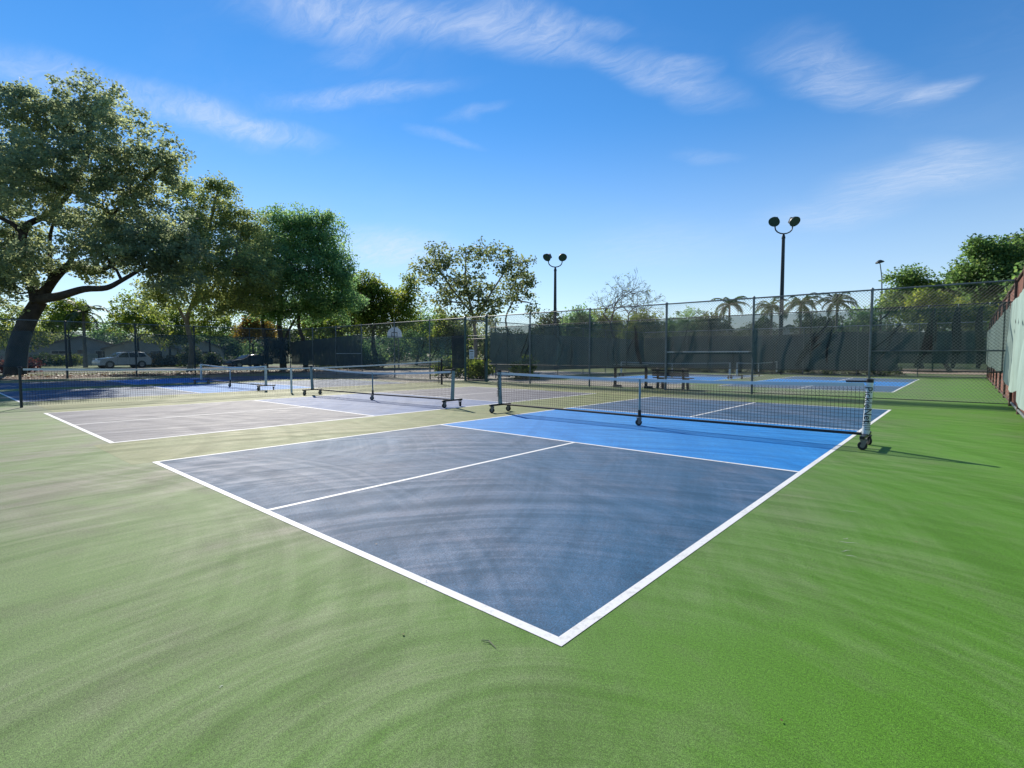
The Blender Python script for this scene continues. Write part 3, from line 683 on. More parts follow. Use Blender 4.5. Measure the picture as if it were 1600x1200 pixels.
# ------------------------------------------------------------------ floodlight poles
def flood(label, base, h, spread, rz, group):
    t = tag(empty('floodlight_pole', base, rz), label, 'light pole', group)
    MB().tube([(0,0,0),(0,0,h*.5),(0,0,h-.35)], [.17,.14,.11], 14).build('pole', M['dark_steel'], t, smooth=True)
    MB().tube([(0,0,h-.35),(0,0,h-.25),(0,0,h)], [.13,.13,.06], 12).build('pole_top', M['dark_steel'], t, smooth=True)
    arc = [(-spread, 0, h+.62)]
    for k in range(9):
        a = PI + PI*k/8
        arc.append((spread*math.cos(a), 0, h+.42+.42*math.sin(a)))
    arc.append((spread, 0, h+.55))
    MB().tube(arc, .045, 8).build('yoke_arm', M['dark_steel'], t, smooth=True)
    for s in (-1, 1):
        hd = empty('floodlight', (s*spread, 0, h+.62)); hd.parent = t
        hd.rotation_euler = (R(-50), 0, R(-42 if s < 0 else 6))
        # reflector bowl, rim, glass and ballast box
        prof = [(.10,.20),(.20,.18),(.31,.08),(.36,-.04),(.38,-.10)]
        n = 18; V = []; F = []
        for r_, z_ in prof:
            for j in range(n): V.append((r_*math.cos(2*PI*j/n), -.30+r_*math.sin(2*PI*j/n)*1.0, z_))
        for i in range(len(prof)-1):
            for j in range(n): F.append((i*n+j, i*n+(j+1)%n, (i+1)*n+(j+1)%n, (i+1)*n+j))
        F.append(tuple(range(n)))
        sh = MB().add(V, F).build('reflector', M['dark_steel'], hd, smooth=True)
        MB().disc((0,-.30,-.09), (0,0,1), .365, .015, 18).build('lens', M['green_steel'], hd)
        MB().box((0,-.18,.34), (.28,.42,.2)).build('ballast_box', M['dark_steel'], hd, bevel=.02)
    return t
b1 = ground_at(1219, 37.8); b2 = ground_at(867, 46.5)
flood('taller looking floodlight pole with two round lamps right of centre', b1, 10.0, .62, -YAW*1.0, 'court floodlights')
flood('floodlight pole with two round lamps beside the sparse leafy tree', b2, 9.1, .60, -YAW*1.0, 'court floodlights')
sl = tag(empty('street_lamp', ground_at(1374, 60)), 'slim street lamp rising in front of the right hand trees', 'street lamp')
MB().tube([(0,0,0),(0,0,8.6)], [.13,.10], 10).build('pole', M['rust_steel'], sl, smooth=True)
MB().tube([(0,0,8.6),(-.05,0,10.2),(-.25,.0,11.7),(-.33,0,11.95)], [.07,.06,.05,.05], 8).build('arm', M['galv'], sl, smooth=True)
MB().tube([(-.28,0,11.9),(-.30,0,12.0),(-.32,0,12.2)], [.45,.42,.12], 12).build('lamp_head', M['dark_steel'], sl, smooth=True)

# ------------------------------------------------------------------ basketball hoop
hp = ground_at(617, 46)
hoop = tag(empty('basketball_hoop', hp, -YAW-.25), 'white fan shaped basketball backboard on a pole beyond the fence', 'basketball hoop')
fan = [(-.69,0)] + [(-.69*math.cos(a), .32+.62*math.sin(a)) for a in np.linspace(0, PI, 15)] + [(.69,0)]
MB().prism([(u, v+2.85) for u, v in fan], 'y', -.03, .02).build('backboard', plain('backboard_white', (.78,.82,.84), .35, var=.05), hoop)
sq = MB()
for (x0, x1, z0, z1) in ((-.28,-.22,2.95,3.35), (.22,.28,2.95,3.35), (-.22,.22,3.29,3.35)): sq.span(x0, x1, -.036, -.031, z0, z1)
sq.build('target_square', M['ink'], hoop)
MB().tube([(.23*math.cos(a), -.30+.23*math.sin(a), 3.0) for a in np.linspace(0, 2*PI, 17)], .012, 6).build('rim', M['rust_steel'], hoop)
MB().tube([(0,.75,0),(0,.75,2.7),(0,.35,3.2),(0,.03,3.2)], .055, 10).build('pole', M['galv'], hoop, smooth=True)

# ------------------------------------------------------------------ parked cars
def car(label, loc, rz, prof, glass, L, Wd, paint, wheel_x, wr, lights=True):
    t = tag(empty('parked_car', loc, rz), label, 'car')
    # body: side outline lofted across the width with tumblehome
    n = len(prof); V = []; F = []
    secs = [(-Wd/2, .10, .86), (-Wd/2*.97, .0, 1.0), (-Wd/2*.55, 0, 1.0), (0, 0, 1.0), (Wd/2*.55, 0, 1.0), (Wd/2*.97, 0, 1.0), (Wd/2, .10, .86)]
    zbelt = max(p[1] for p in glass['belt'])
    for y, _, s in secs:
        for x, z in prof:
            k = max(0, (z-zbelt)/(max(p[1] for p in prof)-zbelt)); yy = y*(1-.17*k)
            xx = (x-L/2)*(.985 if abs(y) > Wd*.45 else 1)+L/2
            zz2 = z if abs(y) < Wd*.3 else z-.03*k
            V.append((xx-L/2, yy, zz2 if abs(y) < Wd*.49 else .25+(zz2-.25)*.985))
    m_ = len(secs)
    for i in range(m_-1):
        for j in range(n): F.append((i*n+j, i*n+(j+1)%n, (i+1)*n+(j+1)%n, (i+1)*n+j))
    F += [tuple(range(n)), tuple(range(m_*n-1, (m_-1)*n-1, -1))]
    MB().add(V, F).build('body', paint, t, smooth=True)
    gm = M['car_glass']
    top = max(p[1] for p in prof)
    for s in (-1, 1):
        for poly in glass['side']:
            V = []
            for off in (.0, .012):
                for x, z in poly:
                    k = max(0, (z-zbelt)/(top-zbelt)); V.append((x-L/2, s*(Wd/2*(1-.17*k)+.004+off-.002), z))
            q = len(poly)
            MB().add(V, [tuple(range(q)), tuple(range(2*q-1, q-1, -1))] + [(i, (i+1)%q, q+(i+1)%q, q+i) for i in range(q)]).build('side_window', gm, t)
    for (xa, za, xb, zb_) in glass['ends']:
        dx, dz = xb-xa, zb_-za; ln = math.hypot(dx, dz); nx, nz = -dz/ln, dx/ln
        if nz < 0: nx, nz = -nx, -nz
        V = []
        for off in (.004, .016):
            for x, z, y in ((xa,za,-Wd*.43), (xa,za,Wd*.43), (xb,zb_,Wd*.37), (xb,zb_,-Wd*.37)): V.append((x-L/2+nx*off, y, z+nz*off))
        MB().add(V, [(0,1,2,3),(7,6,5,4),(0,4,5,1),(1,5,6,2),(2,6,7,3),(3,7,4,0)]).build('windscreen_glass', gm, t)
    for x in wheel_x:
        for s in (-1, 1):
            y = s*(Wd/2-.09)
            MB().disc((x-L/2, s*(Wd/2-.10), wr), (0,1,0), wr*1.14, .215, 20).build('wheel_arch', M['ink'], t)
            w = MB().disc((x-L/2, y, wr), (0,1,0), wr, .22, 22).build('wheel', M['rubber'], t, smooth=True)
            MB().disc((x-L/2, s*(Wd/2+.012), wr), (0,1,0), wr*.64, .03, 16).build('rim', M['rim'], w, smooth=True)
    for s in (-1, 1):
        MB().box((glass['mirror'][0]-L/2, s*(Wd/2+.07), glass['mirror'][1]), (.14,.16,.12)).build('mirror', paint, t, bevel=.03)
        MB().box((.06, s*(Wd/2*.66), prof[1][1]+.30), (.12,.42,.13)).build('headlight', M['tape'], t, bevel=.03).location = (-L/2+.05, 0, 0)
        MB().box((-.03, s*(Wd/2*.80), glass['tail']), (.12,.30,.16)).build('tail_light', M['tail_red'], t, bevel=.03).location = (L/2-.06, 0, 0)
        for x in glass['handles']: MB().box((x-L/2, s*(Wd/2+.008), zbelt-.08), (.16,.02,.025)).build('door_handle', paint, t)
        for x in glass['seams']: MB().box((x-L/2, s*(Wd/2+.0), .58), (.012,.012,.62)).build('door_seam', M['ink'], t)
        MB().box((0, s*(Wd/2-.01), .30), (L*.55,.04,.10)).build('sill', M['ink'], t)
    return t
def car_paint(name, c, rough=.25):
    m, nt, b = material(name); b.inputs['Base Color'].default_value = (*c, 1); b.inputs['Roughness'].default_value = rough; b.inputs['Coat Weight'].default_value = .6; b.inputs['Coat Roughness'].default_value = .06
    return m
M['car_glass'] = plain('car_glass', (.012,.016,.02), .08, 0, var=.1); M['rim'] = plain('wheel_rim', (.42,.43,.45), .3, .7, var=.1); M['tail_red'] = plain('tail_red', (.35,.02,.02), .25, var=.1)
suv_p = [(.06,.30),(.0,.62),(.10,.86),(.35,.98),(1.15,1.08),(1.32,1.13),(1.98,1.58),(2.35,1.68),(3.5,1.70),(4.2,1.64),(4.62,1.18),(4.74,1.02),(4.78,.62),(4.70,.32)]
suv_g = dict(belt=[(1.4,1.08)], side=[[(1.62,1.12),(2.10,1.53),(2.62,1.60),(2.62,1.11)], [(2.70,1.11),(2.70,1.60),(3.45,1.61),(3.50,1.12)], [(3.58,1.12),(3.55,1.60),(4.02,1.56),(4.28,1.20)]],
             ends=[(1.36,1.15,1.96,1.56), (4.24,1.60,4.58,1.22)], mirror=(1.62,1.14), tail=1.0, handles=(2.5,3.4), seams=(1.6,2.66,3.55))
sv = ground_at(191, 55)
car('white sport utility vehicle parked side on beyond the left fence', sv, PI/2+.16, suv_p, suv_g, 4.78, 1.9, car_paint('white_car_paint', (.74,.76,.76)), (.92, 3.80), .36)
sed_p = [(.05,.26),(.0,.52),(.12,.70),(.55,.82),(1.35,.94),(2.05,1.32),(2.55,1.43),(3.05,1.43),(3.65,1.28),(4.25,1.02),(4.62,.98),(4.72,.70),(4.66,.30)]
sed_g = dict(belt=[(1.4,.95)], side=[[(1.62,.98),(2.15,1.29),(2.62,1.36),(2.66,.98)], [(2.74,.98),(2.72,1.36),(3.15,1.35),(3.62,1.20),(3.72,1.0)]],
             ends=[(1.40,.98,2.04,1.32), (3.66,1.28,4.22,1.04)], mirror=(1.66,.98), tail=.80, handles=(2.5,3.4), seams=(1.6,2.70,3.55))
sb = ground_at(388, 57)
car('dark blue sedan parked under the dense green tree', sb, PI/2+.1, sed_p, sed_g, 4.72, 1.82, car_paint('navy_car_paint', (.012,.022,.05)), (.90, 3.72), .33)

# ------------------------------------------------------------------ houses
M['wall_cream'] = plain('wall_cream', (.56,.52,.45), .85, var=.08, scale=1.5); M['wall_grey'] = plain('wall_grey', (.40,.43,.43), .85, var=.08, scale=1.5); M['wall_white'] = plain('wall_white', (.66,.66,.64), .85, var=.06, scale=1.5)
M['roof_tan'] = plain('roof_tan', (.32,.25,.19), .85, var=.25, scale=5, bump=.4); M['roof_grey'] = plain('roof_grey', (.20,.20,.20), .85, var=.25, scale=5, bump=.4)
M['pane'] = plain('window_pane', (.03,.04,.05), .1, var=.2); M['trim'] = plain('house_trim', (.66,.64,.6), .7, var=.06); M['door'] = plain('door_brown', (.16,.08,.05), .6, var=.2)
def house(label, loc, rz, w, dp, eave, ridge, wall, roof, wins):
    """gable end faces -y of the house"""
    t = tag(empty('house', loc, rz), label, 'house')
    MB().prism([(-w/2,0),(w/2,0),(w/2,eave),(0,ridge),(-w/2,eave)], 'y', 0, dp).build('wall', M[wall], t)
    rf = None; sl = (ridge-eave)/(w/2); o = .5
    for s in (-1, 1):
        a, b = (s*(w/2+o), eave-o*sl), (0, ridge)
        V = [(a[0],-.5,a[1]+.03),(b[0],-.5,b[1]+.03),(b[0],dp+.5,b[1]+.03),(a[0],dp+.5,a[1]+.03)]
        V += [(x, y, z+.16) for x, y, z in V]
        MB().add(V, [(3,2,1,0),(4,5,6,7),(0,1,5,4),(1,2,6,5),(2,3,7,6),(3,0,4,7)]).build('roof', M[roof], t)
    for (x, z, ww, hh, kind) in wins:
        if kind == 'door':
            d_ = MB().box((x,-.03,hh/2), (ww,.06,hh)).build('door', M['door'], t); MB().box((x+ww*.38,-.08,1.0), (.06,.05,.06)).build('handle', M['galv'], d_)
        else:
            f = MB().box((x,-.04,z), (ww+.2,.08,hh+.2)).build('window', M['trim'], t)
            for k in (-1, 1): MB().box((x+k*ww/4,-.09,z), (ww/2-.05,.03,hh)).build('pane', M['pane'], f)
    return t
def facing(px, d): p = ground_at(px, d); return p, math.atan2(CAM.y-p.y, CAM.x-p.x)+PI/2
for lab, px, d, w, dp, ev, rd, wl_, rf_, wins in (
    ('pale gabled house left of the white vehicle, behind the grey wall', 128, 78, 10.5, 12, 2.4, 4.1, 'wall_grey', 'roof_tan', [(-2.6,1.4,1.6,1.1,'w'), (2.4,1.4,1.6,1.1,'w'), (0,0,1.0,2.1,'door')]),
    ('small gabled house between the oak trunk and its neighbour', 52, 84, 8.5, 12, 2.3, 3.7, 'wall_cream', 'roof_tan', [(-2.0,1.4,1.5,1.1,'w'), (2.0,1.4,1.5,1.1,'w')]),
    ('cream gabled house showing above the white vehicle roof', 222, 80, 9.0, 12, 2.3, 3.9, 'wall_cream', 'roof_tan', [(-2.0,1.4,1.5,1.1,'w'), (1.8,1.4,1.5,1.1,'w')]),
    ('cream house behind the orange shrubs right of the white vehicle', 300, 84, 9.0, 12, 2.5, 4.2, 'wall_cream', 'roof_grey', [(-2.4,1.4,1.5,1.1,'w'), (2.2,1.4,1.5,1.1,'w')]),
    ('white gabled house among the palms beyond the far fence', 1232, 92, 9.0, 10, 4.4, 6.6, 'wall_white', 'roof_grey', [(-2.0,3.2,1.4,1.1,'w'), (2.0,3.2,1.4,1.1,'w')])):
    p_, rz_ = facing(px, d); house(lab, p_, rz_, w, dp, ev, rd, wl_, rf_, wins)
# grey garden wall in front of the houses
ga_, gb_ = ground_at(-60, 66), ground_at(152, 70)
gwall = tag(empty('garden_wall', ga_, math.atan2(gb_.y-ga_.y, gb_.x-ga_.x)), 'long grey garden wall in front of the left houses', 'wall')
GL = (gb_-ga_).length
MB().span(0, GL, -.1, .1, 0, 1.45).build('wall', M['wall_grey'], gwall)
for k in range(int(GL/3)+1): MB().box((k*3.0, 0, .80), (.35,.35,1.6)).build('pier', M['wall_cream'], gwall)
MB().span(0, GL, -.15, .15, 1.453, 1.53).build('coping', M['trim'], gwall)

# ------------------------------------------------------------------ vegetation
LEAF = {
 'oak': leaf_material('leaf_oak', (.088,.114,.076), (.170,.205,.118), (.30,.32,.15), .60, .62),
 'oak2': leaf_material('leaf_olive', (.085,.112,.060), (.170,.212,.092), (.33,.34,.12), .60, .62),
 'green': leaf_material('leaf_green', (.062,.115,.058), (.120,.205,.086), (.23,.31,.11), .60, .62),
 'bright': leaf_material('leaf_bright', (.045,.075,.018), (.12,.165,.035), (.28,.29,.07), .55),
 'sparse': leaf_material('leaf_sparse', (.06,.080,.040), (.125,.155,.066), (.25,.25,.09), .55),
 'right': leaf_material('leaf_right', (.040,.080,.030), (.088,.155,.050), (.21,.26,.085), .5),
 'autumn': leaf_material('leaf_autumn', (.08,.062,.020), (.18,.135,.034), (.28,.215,.05), .5),
 'hedge': leaf_material('leaf_hedge', (.024,.042,.016), (.055,.085,.028), (.12,.15,.055), .4),
 'red': leaf_material('leaf_red', (.045,.018,.014), (.10,.035,.025), (.16,.07,.035), .4),
 'palm': leaf_material('leaf_palm', (.022,.040,.015), (.050,.080,.028), (.10,.13,.045), .3),
 'litter': leaf_material('leaf_litter', (.07,.04,.02), (.17,.10,.05), (.32,.22,.12), .2),
}
def leaf_cloud(centers, crad, per, size, tint_mu=.45, aspect=.42, flat=.35, spread=.55):
    n = len(centers); N = n*per
    c = np.repeat(centers, per, 0); rr = np.repeat(crad, per)
    off = rng.normal(0, 1, (N, 3)); off /= np.linalg.norm(off, axis=1, keepdims=True); off *= (rng.random((N, 1))**.45)*spread*2.1; off[:, 2] *= .75
    p = c + off*rr[:, None]
    a = rng.normal(0, 1, (N, 3)); a[:, 2] = a[:, 2]*.6-.15; a /= np.linalg.norm(a, axis=1, keepdims=True)
    up = rng.normal(0, 1, (N, 3)); up[:, 2] += flat*2
    b = np.cross(a, up); b /= np.linalg.norm(b, axis=1, keepdims=True)+1e-9
    L = size*rng.uniform(.65, 1.3, (N, 1)); w = L*aspect
    V = np.stack([p, p+a*L*.5+b*w, p+a*L, p+a*L*.5-b*w], 1).reshape(-1, 3)
    Q = np.arange(N*4).reshape(-1, 4)
    ct = np.repeat(np.clip(rng.normal(tint_mu, .17, n), 0, 1), per)
    tint = np.clip(ct + rng.normal(0, .16, N), 0, 1)
    return V, Q, tint
def wiggle(a, b, n, amp, r_):
    a, b = Vector(a), Vector(b); L = (b-a).length; pts = []
    for i in range(n+1):
        t = i/n; p = a.lerp(b, t)
        if 0 < i < n: p = p + Vector((r_.uniform(-1,1), r_.uniform(-1,1), r_.uniform(-.6,.9)))*amp*L
        pts.append(p)
    return pts
def tree(name, label, base, d, lobes, n_clump, per, size, leaf, bark='bark', trunk_r=.35, limbs=None, trunks=None, crad=.7, cat='tree', group=None, tint=.45, depth_r=1.0, seed=1, shell=.5, twig=.35, aspect=.42):
    """lobes: crown masses (px, py, rx, ry, depth offset) seen at depth d; limbs: pixel paths with radii"""
    r_ = random.Random(seed); base = Vector(base); k = d/FPX
    t = tag(empty(name, base), label, cat, group)
    wood = MB(); loc = lambda v: v-base
    C = []; nodes = []
    if trunks is None and limbs is None:
        top = at(lobes[0][0], lobes[0][1], d+lobes[0][4]); trunks = [(None, [base, base.lerp(Vector((top.x, top.y, top.z*.55)), .5), Vector(((base.x+top.x)/2, (base.y+top.y)/2, max(1.5, top.z*.5)))], trunk_r)]
    ends = []
    for _, pts, r0 in (trunks or []):
        m = len(pts); wood.tube([loc(p) for p in pts], [r0*(1.35 if i == 0 else 1-.45*i/(m-1)) for i in range(m)], 9); ends.append((pts[-1], r0*.5)); nodes += pts[1:]
    for path, ra, rb in (limbs or []):
        pts = [at(x, y, d+dd) for x, y, dd in path]
        # smooth subdivide
        sm = []
        for i in range(len(pts)-1):
            p0, p1, p2, p3 = pts[max(i-1,0)], pts[i], pts[i+1], pts[min(i+2, len(pts)-1)]
            for j in range(4):
                u = j/4; sm.append(.5*((2*p1)+(-p0+p2)*u+(2*p0-5*p1+4*p2-p3)*u*u+(-p0+3*p1-3*p2+p3)*u**3))
        sm.append(pts[-1]); m = len(sm)
        if sm[0].z < .6: sm[0].z = -.1
        wood.tube([loc(p) for p in sm], [ra+(rb-ra)*(i/(m-1))**.8 for i in range(m)], 9); nodes += sm[2:]
    tot = sum(l[2]*l[3] for l in lobes)
    for (px, py, rx, ry, dd) in lobes:
        c = at(px, py, d+dd); n = max(4, int(n_clump*rx*ry/tot))
        if nodes:
            q = min(nodes, key=lambda q_: (q_-c).length + (0 if q_.z < c.z+.5 else 6))
            pts = wiggle(q, c, 4, .07, r_); L = (c-q).length
            if L > .6:
                r0 = min(trunk_r*.42, .03*L+.03); wood.tube([loc(p) for p in pts], [r0*(1-.6*i/4) for i in range(5)], 6); 
            loc_nodes = pts
        else: loc_nodes = [c]
        f = ray_dir(px, py); f.z = 0; f.normalize(); s = Vector((f.y, -f.x, 0))
        for i in range(n):
            v = Vector((r_.gauss(0,1), r_.gauss(0,1), r_.gauss(0,1))).normalized(); rad = r_.random()**shell
            p = c + s*(v.x*rx*k*rad) + f*(v.y*(rx+ry)/2*k*rad*depth_r) + Vector((0,0,v.z*ry*k*rad))
            if p.z < .4: p.z = .4
            C.append(p)
            if r_.random() < twig:
                q = min(loc_nodes, key=lambda q_: (q_-p).length); w = wiggle(q, p, 3, .09, r_)
                rt = .014*d/40*(.6+(p-q).length*.45); wood.tube([loc(x) for x in w], [rt, rt*.75, rt*.5, rt*.25], 3, caps=False)
    tr_ = wood.build('trunk', M[bark], t, smooth=True)
    cen = np.array([tuple(p-base) for p in C]); cr = crad*rng.uniform(.6, 1.35, len(cen))
    V, Q, tn_ = leaf_cloud(cen, cr, per, size, tint, aspect)
    V[:, 2] = np.maximum(V[:, 2], .03-base.z)
    link('crown', np_mesh('crown', V, Q, tn_), LEAF[leaf], t)
    return t

# the big live oak, its limbs drawn one by one
D = 36
tree('oak_tree', 'huge spreading oak with leaning dark trunk at the left edge', ground_at(25, D), D,
     [(15,260,95,95,0), (100,190,85,55,1), (180,235,80,70,-1), (95,290,110,60,-2), (215,300,62,55,1), (45,165,65,40,1), (225,370,75,45,-1), (20,370,60,55,2), (-90,250,110,110,1), (-70,400,90,60,-1), (150,345,85,40,2), (255,250,35,45,0), (150,160,50,35,0), (0,430,35,45,0), (130,420,60,22,1), (265,420,45,40,-2), (35,405,50,36,-2), (160,388,75,28,-2), (215,395,55,35,-3), (10,455,30,30,-1), (285,380,40,45,-1)],
     1500, 70, .19, 'oak', trunk_r=.6, crad=.56, seed=3, shell=.55, tint=.45,
     limbs=[([(24,590,0),(28,545,0),(42,505,0),(62,470,.3)], .66, .46), ([(58,475,0),(50,440,.3),(36,400,.5),(40,355,.8),(75,335,1),(110,300,1),(135,250,1.2)], .40, .09),
            ([(62,468,0),(95,462,-1),(130,452,-1.5),(165,450,-2),(190,438,-2),(225,418,-2)], .33, .10), ([(66,462,.2),(88,432,.4),(115,412,.8),(150,425,1.5),(200,400,2),(240,380,2)], .36, .08),
            ([(80,440,.3),(78,400,.8),(80,360,1.2),(95,320,1.4)], .20, .06), ([(40,370,.6),(20,350,.2),(-10,335,0),(-60,300,0)], .22, .06), ([(48,440,.2),(10,420,1),(-40,410,1.5)], .25, .07), ([(110,410,.8),(120,390,.4),(165,350,0),(205,300,0)], .20, .05)])
D = 43
tree('oak_tree', 'grey green oak with pale slim trunk beside the huge oak', ground_at(300, D), D,
     [(335,330,50,40,0), (300,375,65,45,-2), (385,355,35,30,1), (355,420,75,45,-3), (290,430,45,40,1), (400,430,40,35,-1), (350,465,75,28,-1), (250,460,35,35,0), (395,395,45,40,1), (370,470,60,25,2), (345,290,25,18,0), (285,300,30,30,1)],
     950, 60, .175, 'oak2', bark='bark_pale', trunk_r=.30, crad=.60, seed=5, tint=.47,
     limbs=[([(296,586,0),(300,540,0),(292,500,0),(310,450,-.5),(320,400,0)], .26, .10), ([(294,510,0),(275,470,.5),(270,440,.8)], .14, .05), ([(300,480,0),(340,440,-1),(370,400,-1)], .14, .05)])
D = 49
tree('shade_tree', 'dense dark green tree with forked trunks behind the dark sedan', ground_at(442, D), D,
     [(440,380,52,48,0), (495,375,50,40,0), (470,430,76,48,-2), (420,455,55,38,-2), (525,425,30,52,0), (520,475,50,28,-1), (460,345,48,20,0), (430,490,55,18,-1), (400,400,28,44,0), (505,345,28,14,0), (490,480,60,25,1)],
     1350, 52, .185, 'green', trunk_r=.3, crad=.7, seed=6, tint=.45,
     limbs=[([(443,588,0),(441,545,0),(436,500,0),(440,440,0)], .36, .14), ([(415,588,-1),(416,540,-1),(410,500,-1),(420,450,-1)], .24, .10), ([(478,588,.5),(476,540,.5),(466,500,.5),(480,440,0)], .28, .10), ([(441,540,0),(460,500,0.5),(500,440,0)], .16, .06)])
D = 60
tree('shade_tree', 'bushy green tree filling the gap left of the backboard', ground_at(590, D), D,
     [(575,455,32,26,0), (560,455,34,32,-1), (600,475,45,28,-1), (560,490,40,25,0), (630,480,26,30,1), (600,505,60,18,0), (640,450,14,22,0)], 520, 50, .22, 'bright', trunk_r=.3, crad=.75, seed=7, tint=.36)
D = 48
tree('airy_tree', 'open airy tree with sparse leaves rising behind the gate', ground_at(742, D), D,
     [(690,400,36,20,0), (745,392,50,18,1), (800,412,38,22,-1), (665,425,28,22,0), (720,440,55,32,0), (800,450,36,30,1), (760,470,58,24,-1), (690,470,34,22,0), (832,475,12,16,0), (830,440,12,20,0), (740,500,50,16,0)],
     380, 27, .23, 'sparse', bark='bark_pale', trunk_r=.24, crad=.55, seed=8, tint=.40, shell=.45, twig=.75,
     limbs=[([(742,584,0),(743,530,0),(738,490,0),(728,440,.5),(728,395,.5)], .23, .05), ([(740,510,0),(760,470,-.5),(785,430,-.5),(800,405,0)], .13, .04), ([(800,584,2),(800,540,2),(790,500,2),(802,470,2),(815,440,2)], .14, .04), ([(738,490,0),(705,450,0),(680,410,0)], .11, .04)])
# leafless tree
D = 66
def bare_tree():
    base = ground_at(962, D); t = tag(empty('bare_tree', base), 'nearly leafless twiggy tree against the sky at centre', 'tree')
    w = MB(); r_ = random.Random(4); tips = []
    def br(p, dr, L, r, n):
        q = p + dr*L; mid = p.lerp(q, .5) + Vector((r_.uniform(-1,1), r_.uniform(-1,1), r_.uniform(-1,1)))*L*.07
        w.tube([p-base, mid-base, q-base], [r, r*.85, r*.68], 5 if n > 3 else 3, caps=False)
        if n == 0: tips.append(q); return
        if n < 3: tips.append(q)
        for _ in range(3 if n in (6, 5, 3) else 2 if r_.random() < .6 else 3):
            v = Vector((r_.gauss(0,1), r_.gauss(0,1), r_.gauss(0,.7))); v = (v - dr*v.dot(dr)).normalized()
            nd = (dr + v*r_.uniform(.6,1.1) + Vector((0,0,.12))).normalized(); br(q, nd, L*r_.uniform(.66,.86), max(.014, r*.60), n-1)
    br(base, Vector((-.05,0,1)).normalized(), 3.25, .30, 7)
    w.build('trunk', M['bark'], t)
    pick = np.array([tuple(p-base) for p in r_.sample(tips, min(100, len(tips)))])
    V, Q, tn_ = leaf_cloud(pick, np.full(len(pick), .30), 4, .17, .3)
    link('crown', np_mesh('crown', V, Q, tn_), LEAF['sparse'], t)
bare_tree()
# right-hand trees
tree('broadleaf_tree', 'tall leafy tree behind the corner of the right fence', ground_at(1562, 46), 46,
     [(1560,395,45,28,0), (1600,400,45,35,1), (1525,430,35,25,0), (1570,440,60,30,-1), (1620,440,50,40,0), (1545,470,50,25,0), (1640,400,50,50,2), (1535,385,22,18,0), (1600,490,60,40,1)],
     820, 50, .23, 'right', trunk_r=.3, crad=.75, seed=10, tint=.42)
tree('broadleaf_tree', 'lower leafy tree beside the slim street lamp', ground_at(1440, 52), 52,
     [(1420,435,32,16,0), (1440,465,45,22,0), (1480,455,40,22,-1), (1400,475,28,24,0), (1470,490,55,22,0), (1505,440,25,20,0)],
     560, 48, .22, 'right', trunk_r=.22, crad=.7, seed=11, tint=.55)
tree('broadleaf_tree', 'bright green young tree just behind the right enclosure screen', ground_at(1486, 40), 40,
     [(1450,468,32,16,0), (1490,490,40,20,0), (1530,500,40,22,0), (1450,500,35,20,0)], 240, 40, .20, 'bright', trunk_r=.13, crad=.6, seed=12, tint=.4)
tree('broadleaf_tree', 'dark leafy tree crowding the outside of the rusty fence', (10.5, 24, 0), 30,
     [(1650,470,70,70,-1), (1720,430,80,80,0), (1640,540,70,40,-2), (1740,530,80,50,0)], 420, 44, .22, 'right', trunk_r=.2, crad=.7, seed=13, tint=.35)
# band of lower trees behind the far fence, each its own
bg = [(900,62,'green',(905,497,22,18),'round green tree right of the left floodlight pole'), (945,70,'bright',(945,500,28,16),'yellow green tree left of the leafless tree trunk'),
      (1010,58,'bright',(1005,505,32,18),'yellow green tree under the leafless tree'), (1075,66,'green',(1070,503,34,20),'dark green tree left of the first palm'),
      (1115,60,'hedge',(1112,508,26,18),'low dark tree at the foot of the leftmost palm'), (1290,74,'hedge',(1280,505,34,14),'low dark tree between the two right palms'), (1345,62,'green',(1350,500,26,24),'green tree at the foot of the slim street lamp'),
      (1195,86,'hedge',(1190,510,22,14),'low dark tree left of the white gabled house'), (860,66,'hedge',(862,505,26,18),'dark low tree behind the left floodlight pole'), (650,70,'green',(660,500,34,24),'dark green tree right of the backboard'), (700,64,'bright',(700,508,28,18),'yellow green tree left of the gate')]
for i, (px, d, lf_, (cx, cy, rx, ry), lab) in enumerate(bg):
    tree('small_tree', lab, ground_at(px, d), d, [(cx,cy,rx,ry,0), (cx-rx*.6,cy+ry*.9,rx*.7,ry*.9,1), (cx+rx*.6,cy+ry*.9,rx*.7,ry*.9,-1), (cx,cy+ry*1.6,rx*1.1,ry,0)], 190, 36, .25, lf_, trunk_r=.16, crad=.65, seed=20+i, group='low trees along the back', tint=.42)
# sunlit trees seen under the oak crowns
bg2 = [(30,66,'bright',(20,500,45,28),'sunlit tree behind the oak trunk at the left edge'), (110,60,'bright',(105,485,26,22),'sunlit yellow green tree right of the oak trunk'), (215,64,'bright',(215,485,36,30),'sunlit tree above the white vehicle'),
       (330,72,'bright',(325,495,40,24),'sunlit yellow green tree left of the forked trunks'), (390,64,'autumn',(400,508,24,14),'orange tinged small tree left of the forked trunks'), (495,70,'bright',(500,500,30,22),'sunlit yellow tree seen right of the forked trunks'), (545,66,'bright',(540,498,26,18),'sunlit yellow tree below the dense dark crown'), (265,70,'bright',(265,498,30,30),'sunlit pale tree between the two oak trunks')]
for i, (px, d, lf_, (cx, cy, rx, ry), lab) in enumerate(bg2):
    tree('small_tree', lab, ground_at(px, d), d, [(cx,cy,rx,ry,0), (cx-rx*.6,cy+ry*.8,rx*.7,ry*.8,1), (cx+rx*.6,cy+ry*.8,rx*.7,ry*.8,-1)], 170, 34, .25, lf_, trunk_r=.16, crad=.65, seed=50+i, group='sunlit trees under the oaks', tint=.45)

